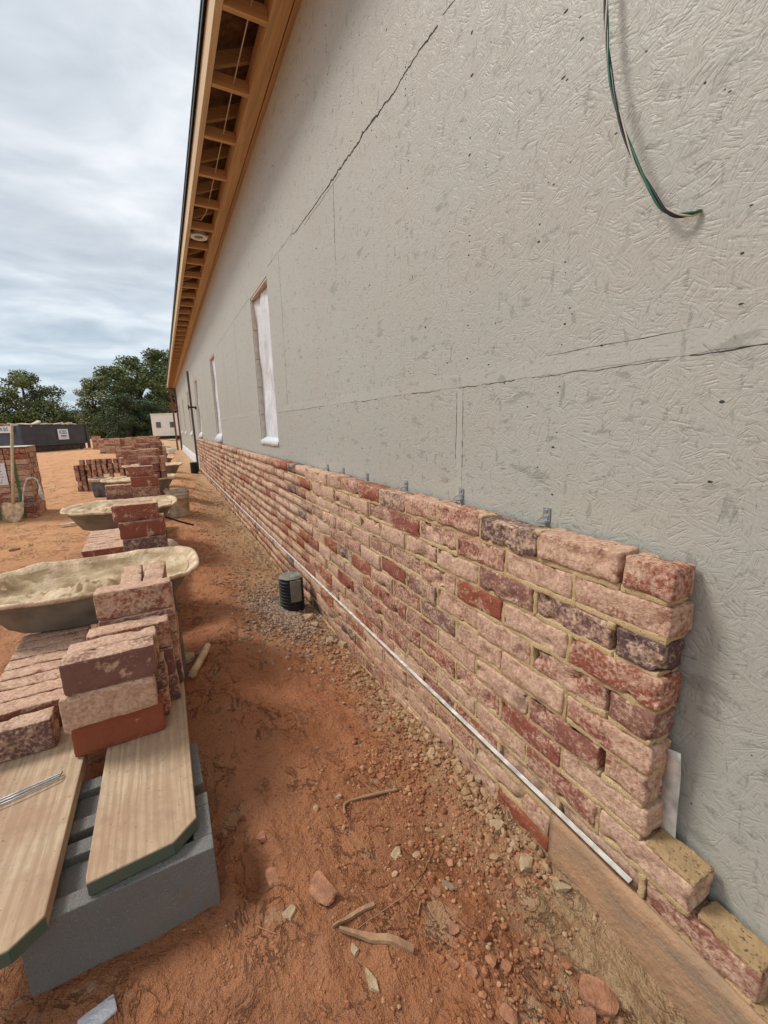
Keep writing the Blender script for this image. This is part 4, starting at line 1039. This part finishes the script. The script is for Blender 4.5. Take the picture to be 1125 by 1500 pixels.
# individual rocks
def rock(c, d, rz, m, label, seed, grp='rocks lying on the clay beside the wall', flat=1.):
    mb = MB(); n1, n2 = 26, 15; vs = []
    rk = random.Random(int(seed*10)+3); pl = [(Vector((rk.gauss(0, 1), rk.gauss(0, 1), rk.gauss(0, .8))).normalized(), rk.uniform(.58, .86)) for _ in range(11)]+[(Vector((.05, .08, 1)).normalized(), .62)]
    for j in range(n2+1):
        ph = math.pi*j/n2
        for i in range(n1):
            a = 2*math.pi*i/n1; v = Vector((math.sin(ph)*math.cos(a), math.sin(ph)*math.sin(a), math.cos(ph)))
            w = Vector([math.copysign(abs(t)**.75, t) for t in v])*(1+.28*noise.noise(v*1.3+Vector((seed, 0, 0)))+.10*noise.noise(v*3.5+Vector((0, seed, 0)))+.04*noise.noise(v*9+Vector((0, seed, 0))))
            for pn, pd in pl:
                e_ = w.dot(pn)-pd
                if e_ > 0: w = w-pn*e_*.93
            vs.append((w.x*d[0]*.6, w.y*d[1]*.6, w.z*d[2]*.6))
    mb.add(vs, [(j*n1+i, (j+1)*n1+i, (j+1)*n1+(i+1) % n1, j*n1+(i+1) % n1) for j in range(n2) for i in range(n1)])
    o = mb.build('rock', m, loc=(c[0], c[1], gz(c[0], c[1])+d[2]*.22)); o.rotation_euler = (0, 0, rz)
    return tag(o, label, 'rock', grp)
def gp(u, v, z=-.02): return onZ(u, v, z)
ROCKS = [(470, 1300, .085, .062, .03, 1.9, 'stone', 'largest flat orange rock, alone on the clay in the foreground'),
 (400, 1285, .04, .055, .028, .2, 'stone', 'brown stone in the hollow just left of the large flat rock'),
 (425, 1335, .04, .03, .012, .5, 'pale_stone', 'thin pale flake below the stone left of the large flat rock'),
 (558, 1135, .05, .024, .014, -.2, 'stone', 'long flat red stone above the bent stick'),
 (497, 1165, .022, .018, .012, .2, 'pale_stone', 'small white stone left of the bent stick'),
 (581, 1248, .034, .03, .008, .2, 'pale_stone', 'round flat pale stone between the bent stick and the twigs'),
 (610, 1250, .024, .02, .008, .2, 'pale_stone', 'smaller round pale stone right of the flat pale one'),
 (617, 1305, .022, .02, .016, .2, 'stone', 'round red pebble left of the paired pebbles by the grey chip'),
 (639, 1306, .026, .022, .018, .2, 'stone', 'round orange pebble beside the grey chip'),
 (657, 1295, .020, .040, .010, .7, 'chip', 'grey rectangular chip pointing at the wall'),
 (665, 1360, .024, .028, .018, .2, 'stone', 'red brown stone right of the split stick end'),
 (740, 1415, .026, .026, .02, .2, 'stone', 'blocky orange stone in the rubble near the bottom edge'),
 (662, 1408, .02, .035, .018, .3, 'stone', 'upright red stone beyond the end of the split stick'),
 (690, 1420, .016, .04, .02, .2, 'stone', 'narrow pinkish stone left of the blocky orange stone'),
 (545, 1435, .022, .05, .016, .1, 'pale_stone', 'tall sandy stone below the split stick'),
 (520, 1390, .018, .026, .014, .1, 'pale_stone', 'small sandy stone touching the lower end of the twigs'),
 (872, 1462, .098, .050, .05, -.75, 'stone', 'large elongated orange rock at the lower right, near the footing'),
 (745, 1488, .034, .05, .03, .1, 'stone', 'orange rock cut by the bottom edge of the picture'),
 (860, 1493, .04, .03, .03, .1, 'stone', 'rock cut by the bottom edge just below the large elongated rock'),
 (728, 1212, .05, .055, .035, .3, 'pale_stone', 'pale mortar lump lying against the foot of the brick wall'),
 (770, 1265, .05, .045, .03, .9, 'pale_stone', 'mortar lump beside the corner where the lowest bricks stop'),
 (822, 1300, .05, .03, .03, -.7, 'pale_stone', 'mortar lump resting on the bare concrete footing edge'),
 (453, 905, .09, .07, .045, .2, 'pale_stone', 'tan chunk on the gravel beside the drain pipe'),
 (462, 915, .06, .05, .03, .9, 'pale_stone', 'smaller tan chunk under the one beside the drain pipe'),
 (483, 937, .07, .06, .03, .9, 'pale_stone', 'tan chunk against the wall just below the gravel'),
 (503, 945, .05, .07, .045, .2, 'pale_stone', 'upright tan chunk touching the wall below the gravel'),
 (384, 1228, .03, .03, .02, .2, 'stone', 'dark red clod in the hollow left of the rocks'),
 (700, 1140, .03, .03, .022, .2, 'pale_stone', 'mortar clod halfway along the rubble at the wall foot'),
 (640, 1085, .03, .035, .024, .2, 'pale_stone', 'mortar clod near the top of the rubble at the wall foot'),
 (610, 1045, .035, .03, .022, .2, 'pale_stone', 'sandy clod at the wall foot where the rubble thins out')]
for i, (u, v, a, b_, h, rz, m, lb) in enumerate(ROCKS):
    p = gp(u, v, -.02)
    for _ in range(4): p = gp(u, v, gz(p.x, p.y)+.006)
    rock(p, (a*.95, b_*.95, h), rz, m, lb, i*3.7)
def stick(pts, r, label, m='oldwood', flat=None, name='stick'):
    P = []
    for u, v in pts:
        p = gp(u, v)
        for _ in range(5): p = gp(u, v, gz(p.x, p.y)+r)
        P.append(p)
    q = P[0].copy()
    if flat:
        mb = MB(); a, b_ = P[0]-q, P[-1]-q; d = (b_-a).normalized(); s = d.cross(Vector((0, 0, 1))).normalized(); n = 14; vs = []
        for i in range(n+1):
            t = i/n; w = flat*(.35+.65*min(1, t*2.2))*(1+.2*noise.noise(Vector((t*6, 1, 0)))); c_ = a.lerp(b_, t); gq = gz(q.x+c_.x, q.y+c_.y)-q.z; c_.z = max(c_.z, gq+.005) if True else c_.z
            for sx, sz in ((-1, 0), (1, 0), (.8, 1), (-.9, 1)): vs.append(c_+s*w/2*sx+Vector((0, 0, -.004+sz*(.008+.002*noise.noise(Vector((t*9, sx*3, 0)))))))
        mb.add(vs, [(i*4+k, i*4+4+k, i*4+4+(k+1) % 4, i*4+(k+1) % 4) for i in range(n) for k in range(4)]+[(0, 1, 2, 3), (4*n+3, 4*n+2, 4*n+1, 4*n)])
        o = mb.build(name, m, loc=q)
    else:
        cl_ = [Vector((c2.x, c2.y, max(c2.z, gz(q.x+c2.x, q.y+c2.y)-q.z+r*.6))) for c2 in catmull([p-q for p in P], 8)]; rr_ = [r*(1+.25*noise.noise(Vector((i*.3, r*99, 0)))) for i in range(len(cl_))]
        o = MB().tube(cl_, rr_, 8).build(name, m, smooth=True, loc=q)
    return tag(o, label, 'stick', 'sticks lying on the clay')
stick([(505, 1192), (506, 1177), (530, 1168), (583, 1156)], .0048, 'bent brown stick shaped like a hook, lying above the rocks')
stick([(487, 1358), (548, 1325)], .004, 'thin flat splinter meeting the split stick at its left end', flat=.011)
stick([(497, 1360), (606, 1391)], .006, 'broad split stick with a broken square end', flat=.018)
stick([(525, 1360), (560, 1335), (610, 1295), (635, 1245)], .0012, 'long thin dried twig reaching up from the split stick')
stick([(376, 1357), (405, 1368)], .0012, 'short pale straw lying below the thin flake')
stick([(612, 1340), (616, 1320)], .0022, 'tiny pale wood chip right of the twig')
# mortar tube lying near the planks
p0, p1 = gp(282, 992, .02), gp(305, 948, .03)
mb = MB(); n = 14; d = p1-p0; mb.tube([d*(i/n) for i in range(n+1)], [.019*(1+.12*noise.noise(Vector((i*.7, 0, 0))))*(1 if i < n-1 else .8) for i in range(n+1)], 12)
o = mb.build('cardboard_tube', 'cream', smooth=True, loc=p0+Vector((0, 0, .012))); tag(o, 'mortar crusted stub lying on the clay right of the front planks', 'tube')
# broken wood/mortar scrap under it
for i, (u, v, a, b_, h, rz, lb) in enumerate([(268, 965, .10, .12, .03, .4, 'tan mortar slab tucked under the right front plank'), (262, 1010, .05, .14, .03, .1, 'rough tan slab beside the right front plank')]):
    p = gp(u, v, .0); rock(p, (a, b_, h), rz, 'pale_stone', lb, 60+i)
# ties lying on left plank
tl = tag(empty('wall_tie_bundle', onZ(55, 1150, PT_+.006)), 'thin bundle of bent galvanised wire ties lying across the left front plank', 'wire ties')
e0, e1 = onZ(-30, 1185, PT_+.006)-tl.location, onZ(92, 1131, PT_+.006)-tl.location
for i in range(3):
    off = Vector((.0, -.013*i, .002*i)); m_ = MB().tube([e0+off, (e0+e1)*.5+off*1.2, e1*.92+off, e1+off*.4+Vector((0, 0, .004))], .0023, 6); m_.build('tie_wire', 'galv', tl, smooth=True)
p = gp(143, 1492, .0); mb = MB(); rough_box(mb, (0, 0, .004), (.07, .04, .012), .012, .005, .003, 20, 77, .25); o = mb.build('clear_plastic_scrap', 'film', smooth=True, loc=p); tag(o, 'crinkled clear plastic scrap at the bottom edge below the concrete block', 'plastic scrap')
# ------------------------------------------------------------------ corner pole
p0 = Vector((.955, 14.0, .86))
p0 = Vector((.86, 14.25, -.1))
root = tag(empty('corner_pole', p0), 'dark upright mason\'s pole with a clamp at the far end of the brick wall', 'pole')
MB().box(-.03, .03, -.03, .03, 0, 3.0).build('pole', 'dkpole', root, bevel=.004)
mb = MB(); mb.box(-.10, .13, -.04, -.031, 1.93, 1.98); mb.box(.10, .13, -.04, .16, 1.90, 1.98); mb.box(-.10, -.07, -.07, -.04, 1.88, 2.02); mb.build('clamp', 'black', root)
# ------------------------------------------------------------------ dumpster
C1 = at(131, 658, 29.5); C0 = at(37, 664, 24.5); zg = min(C1.z, C0.z)
zg = gz(C0.x, C0.y, False)-.02
C0.z = C1.z = 0
dirL = (C1-C0); Ld = dirL.length; ang = math.atan2(dirL.y, dirL.x)
dm = tag(empty('dumpster', (C0.x, C0.y, zg), ang), 'long dark grey open top dumpster heaped with pale debris, standing before the trees', 'dumpster')
print('dumpster', C0, C1, Ld, ang)
Wd = 2.3; Hd = 1.62
mb = MB(); t = .06
mb.box(0, Ld, 0, t, .42, Hd); mb.box(0, Ld, Wd-t, Wd, .42, Hd); mb.box(Ld-t, Ld, t, Wd-t, .42, Hd); mb.box(t, Ld-t, t, Wd-t, .42, .5); mb.build('side_walls', 'steel_dk', dm)
mb = MB(); mb.box(0, t, t, Wd-t, .42, Hd); mb.box(-.14, -.001, 0, .14, .1, Hd); mb.box(-.14, -.001, Wd-.14, Wd, .1, Hd); mb.build('end_wall', 'steel_bl', dm)
mb = MB(); mb.box(-.03, Ld+.03, -.05, t+.02, Hd+.001, Hd+.07); mb.box(-.03, Ld+.03, Wd-t-.02, Wd+.05, Hd+.001, Hd+.07)
mb.box(Ld-.10, Ld+.12, -.06, -.001, .05, Hd)
mb.box(-.03, Ld, -.05, -.001, .40, .50); mb.build('frame_rails', 'steel_dk', dm)
mb = MB(); mb.box(.05, Ld-.25, .04, Wd-.12, .06, .419); mb.build('underframe', 'rust', dm)
for xw in (.5, Ld-.6): MB().tube([(xw, .0, .13), (xw, .12, .13)], .13, 14).build('wheel', 'black', dm)
sg = MB().box(Ld*.5, Ld*.5+.85, -.052, -.048, .72, 1.38).build('sign', 'paper', dm)
def text3(s, size, loc, rot, m, parent, name='lettering'):
    cu = bpy.data.curves.new(name, 'FONT'); cu.body = s; cu.size = size; cu.extrude = .002; cu.align_x = 'CENTER'; cu.offset = .004
    o = bpy.data.objects.new(name, cu); C.objects.link(o); dg = bpy.context.evaluated_depsgraph_get(); me = bpy.data.meshes.new_from_object(o.evaluated_get(dg))
    bpy.data.objects.remove(o); o = bpy.data.objects.new(name, me); me.materials.clear(); me.materials.append(MT[m]); C.objects.link(o); o.location = loc; o.rotation_euler = rot; o.parent = parent; return o
cx_ = Ld*.5+.425
text3('KBS', .36, (cx_, -.054, 1.06), (math.pi/2, 0, 0), 'inkblue', sg)
MB().box(cx_-.22, cx_+.26, -.055, -.0525, .90, .985).build('sign_line', 'inkblue', sg)
MB().box(cx_-.2, cx_+.25, -.055, -.0525, .80, .825).build('sign_line', 'ink', sg)
sg2 = MB().box(-.148, -.143, .35, 1.35, 1.22, 1.60).build('end_sign', 'paper', dm)
text3('KBS', .30, (-.150, .85, 1.32), (math.pi/2, 0, -math.pi/2), 'inkblue', sg2)
rr = random.Random(9)
for i in range(40):
    x = rr.uniform(.2, Ld-.5); y_ = rr.uniform(.15, Wd-.3); l = rr.uniform(.25, .8)
    mb = MB(); rough_box(mb, (0, 0, 0), (l, rr.uniform(.15, .5), rr.uniform(.04, .16)), .08, .02, .02, 5, i)
    o = mb.build('debris_piece', 'foam' if i % 3 else 'oldwood', dm, smooth=True, loc=(x, y_, Hd+rr.uniform(-.02, .12))); o.rotation_euler = (rr.uniform(-.3, .3), rr.uniform(-.3, .3), rr.uniform(0, 3))
mb = MB(); mb.box(t, Ld-t, t, Wd-t, .9, Hd-.08); mb.build('debris_bed', 'foam', dm)
# ------------------------------------------------------------------ trailer
p = at(242, 640, 46); zt_ = gz(p.x, p.y, False)
tr = tag(empty('site_trailer', (p.x, p.y, zt_)), 'cream site trailer with small dark windows beyond the far end of the building', 'trailer')
mb = MB(); Lx, Ly, Hz = 6.0, 2.6, 2.75; x0 = -1.15
mb.box(x0, x0+Lx, 0, Ly, .45, Hz); mb.prism([(x0-.06, -.06, Hz+.001), (x0+Lx+.06, -.06, Hz+.001), (x0+Lx+.06, -.06, Hz+.08), (x0+Lx/2, -.06, Hz+.16), (x0-.06, -.06, Hz+.08)], (0, Ly+.12, 0)); mb.build('body', 'trailer', tr, bevel=.03)
mb = MB(); mb.box(x0+.3, x0+Lx-.3, .2, Ly-.2, .1, .449); mb.build('chassis', 'black', tr)
for i in range(4):
    w = MB().box(x0+.42+i*1.35, x0+.88+i*1.35, -.03, .0-.001, 1.35, 1.95).build('window', 'glass', tr)
    m_ = MB(); xa, xb = x0+.38+i*1.35, x0+.92+i*1.35; m_.box(xa, xb, -.045, -.002, 1.955, 1.99); m_.box(xa, xb, -.045, -.002, 1.31, 1.345); m_.box(xa, xa+.035, -.045, -.002, 1.3455, 1.9545); m_.box(xb-.035, xb, -.045, -.002, 1.3455, 1.9545); m_.build('frame', 'canm', w)
for xw in (x0+2.4, x0+3.1): MB().tube([(xw, .05, .32), (xw, .26, .32)], .32, 18).build('wheel', 'black', tr)
# white rubble heap beside it
for i, (u, v, d) in enumerate([(228, 645, 27), (236, 646, 26), (243, 646, 25), (232, 643, 30), (248, 650, 21)]):
    c = at(u, v, d); rock((c.x, c.y), (.55, .45, .45), i, 'foam', 'pale rubble lump before the trailer, %s from the left' % ORD[i], 90+i, 'pale rubble lumps before the trailer')
# ------------------------------------------------------------------ trees
def tree(u, vtop, d, rad, label, seed, m='leaf1', squash=1.0, leaves=5200, base=0.03):
    p = at(u, vtop, d); hgt = p.z; rr = random.Random(seed)
    root = tag(empty('tree', (p.x, p.y, -.1)), label, 'tree', 'trees along the far edge of the site')
    mb = MB(); th = hgt*.55
    mb.tube([(0, 0, 0), (.15, 0, th*.4), (-.1, .1, th), (0, 0, hgt*.8)], [rad*.09, rad*.065, rad*.045, rad*.015], 8)
    for i in range(9):
        a = rr.uniform(0, 6.28); z0 = hgt*rr.uniform(.18, .6); L = rad*rr.uniform(.5, .85)
        mb.tube([(0, 0, z0), (L*.5*math.cos(a), L*.5*math.sin(a), z0+L*.35), (L*math.cos(a), L*math.sin(a), z0+L*.6)], [rad*.04, rad*.025, rad*.008], 6)
    mb.build('trunk', 'bark', root, smooth=True)
    blobs = []
    for i in range(52):
        a = rr.uniform(0, 6.28); t = rr.uniform(0, 1); zz = hgt*(base+(1-base)*t)
        prof = math.sin(math.pi*min(1, (.18+.80*t)))**.7 if t < .97 else .25
        q = rad*prof*rr.uniform(.45, .95); br = rad*rr.uniform(.16, .36)*(1-.35*t)
        zz = min(zz, hgt-br*.75); blobs.append((Vector((q*math.cos(a), q*math.sin(a), zz)), br, rr.random()))
    blobs.append((Vector((0, 0, hgt-rad*.3)), rad*.3, .6))
    vs = []; fs = []; tn = []
    wts = [b_[1]**2 for b_ in blobs]
    for i in range(leaves):
        c_, br, sh_ = rr.choices(blobs, wts)[0]
        v = Vector((rr.gauss(0, 1), rr.gauss(0, 1), rr.gauss(0, 1))).normalized()
        pp = c_+Vector((v.x, v.y, v.z*.8))*br*rr.uniform(.55, 1.15)
        if pp.z < .2: pp.z = rr.uniform(.2, 1)
        s = rad*.026*rr.uniform(.6, 1.6)
        a1 = Vector((rr.gauss(0, 1), rr.gauss(0, 1), rr.gauss(0, .6))).normalized(); a2 = a1.cross(v+Vector((0, 0, .01)));
        if a2.length < .05: continue
        a2.normalize(); k = len(vs)
        vs += [pp-a1*s, pp+a2*s*.7+a1*s*.2, pp+a1*s*1.1, pp-a2*s*.7]; fs.append((k, k+1, k+2, k+3))
        t_ = min(1, max(0, .35+.35*(sh_-.5)+rr.uniform(-.28, .38))); tn += [(t_, 0, 0)]*4
    mb = MB(); mb.v = vs; mb.f = fs; mb.mi = [0]*len(fs); mb.t = tn; mb.build('crown', m, root)
tree(28, 541, 62, 5.2, 'broad rounded green tree behind the dumpster at the left edge', 1, 'leaf1', leaves=15000)
tree(-30, 560, 60, 5.5, 'tree cut by the left edge, beside the broad rounded one', 2, 'leaf1')
tree(66, 575, 64, 4.0, 'lower shoulder tree at the right flank of the broad rounded tree', 3, 'leaf1')
tree(100, 600, 75, 3.4, 'small dark tree filling the gap between the two tree groups', 4, 'leaf2', leaves=7000)
tree(84, 606, 70, 3.0, 'low bush like tree behind the middle of the dumpster', 5, 'leaf2', leaves=7000)
tree(132, 560, 60, 3.6, 'slender tree at the left flank of the dark tree group', 6, 'leaf1', leaves=9000)
tree(163, 536, 60, 4.8, 'dense dark tree in the middle of the right tree group', 7, 'leaf1', leaves=15000)
tree(198, 522, 62, 5.2, 'tall dark tree left of the trailer', 8, 'leaf1', leaves=15000)
tree(233, 512, 66, 5.5, 'tallest tree, partly behind the end of the roof eave', 9, 'leaf1', leaves=15000)
tree(262, 530, 70, 6, 'tree standing behind the roof eave and trailer', 10, 'leaf2', leaves=9000)
tree(180, 575, 56, 3.5, 'lower dark tree standing before the dense one', 11, 'leaf2', leaves=9000)
tree(215, 585, 58, 3.5, 'low dark tree directly left of the trailer', 12, 'leaf2', leaves=9000)
tree(128, 602, 66, 3.0, 'low dark bush at the right end of the dumpster', 13, 'leaf2', leaves=7000)
tree(40, 602, 72, 4.0, 'low dark tree behind the debris of the dumpster', 14, 'leaf2', leaves=8000)
for i in range(7):
    tree(-160-i*70, 560-8*(i % 3), 62, 5.5, 'tree out beyond the left edge, %s along' % ORD[i], 20+i, 'leaf2', leaves=2500)

# ------------------------------------------------------------------ light and sky
EL, AZ = math.radians(52), None
sd = Vector((-.62, .42, .95)).normalized()       # direction towards the sun
W = bpy.data.worlds.new('World'); S.world = W; W.use_nodes = True; nt = W.node_tree; g = G(nt); bg = nt.nodes['Background']
sky = g.n('ShaderNodeTexSky'); sky.sky_type = 'NISHITA'; sky.sun_disc = False; sky.sun_elevation = math.asin(sd.z); sky.sun_rotation = math.atan2(sd.x, sd.y); sky.dust_density = 2
gen = g.coord('Generated'); sp = g.n('ShaderNodeSeparateXYZ'); g.l(gen, sp.inputs[0])
zc = g.math('MAXIMUM', g.math('ADD', sp.outputs[2], .10), .06)
cm = g.n('ShaderNodeCombineXYZ'); g.l(g.math('DIVIDE', sp.outputs[0], zc), cm.inputs[0]); g.l(g.math('DIVIDE', sp.outputs[1], zc), cm.inputs[1])
cl1 = g.noise(g.mapping(cm.outputs[0], (1.1, 1.25, 1), rot=(0, 0, .5)), 1.5, 8, .52, .3)
cl2 = g.noise(g.mapping(cm.outputs[0], (.5, 1.3, 1), loc=(3, 1, 0), rot=(0, 0, .2)), .9, 4, .5, .3)
SK = 7.5
cc_ = g.ramp(g.math('ADD', g.math('MULTIPLY', cl1, .65), g.math('MULTIPLY', cl2, .35)), [(.36, (.40*SK, .445*SK, .50*SK)), (.48, (.57*SK, .61*SK, .65*SK)), (.62, (.86*SK, .88*SK, .90*SK))])
low = g.math('MULTIPLY_ADD', sp.outputs[2], -3.2, 1.05, clamp=True)
cc_ = g.mix(g.math('MULTIPLY', low, .62), cc_, (.34*SK, .48*SK, .60*SK))
col = g.mix(.93, sky.outputs[0], cc_)
g.l(col, bg.inputs[0]); bg.inputs[1].default_value = .10
sun = bpy.data.lights.new('sun', 'SUN'); sun.energy = 1.5; sun.angle = math.radians(15); sun.color = (1, .95, .88)
so = bpy.data.objects.new('sun', sun); C.objects.link(so); so.rotation_euler = sd.to_track_quat('Z', 'Y').to_euler()
S.view_settings.view_transform = 'Standard'; S.view_settings.look = 'None'; S.view_settings.gamma = 1; S.view_settings.exposure = 0.74
S.render.engine = 'CYCLES'
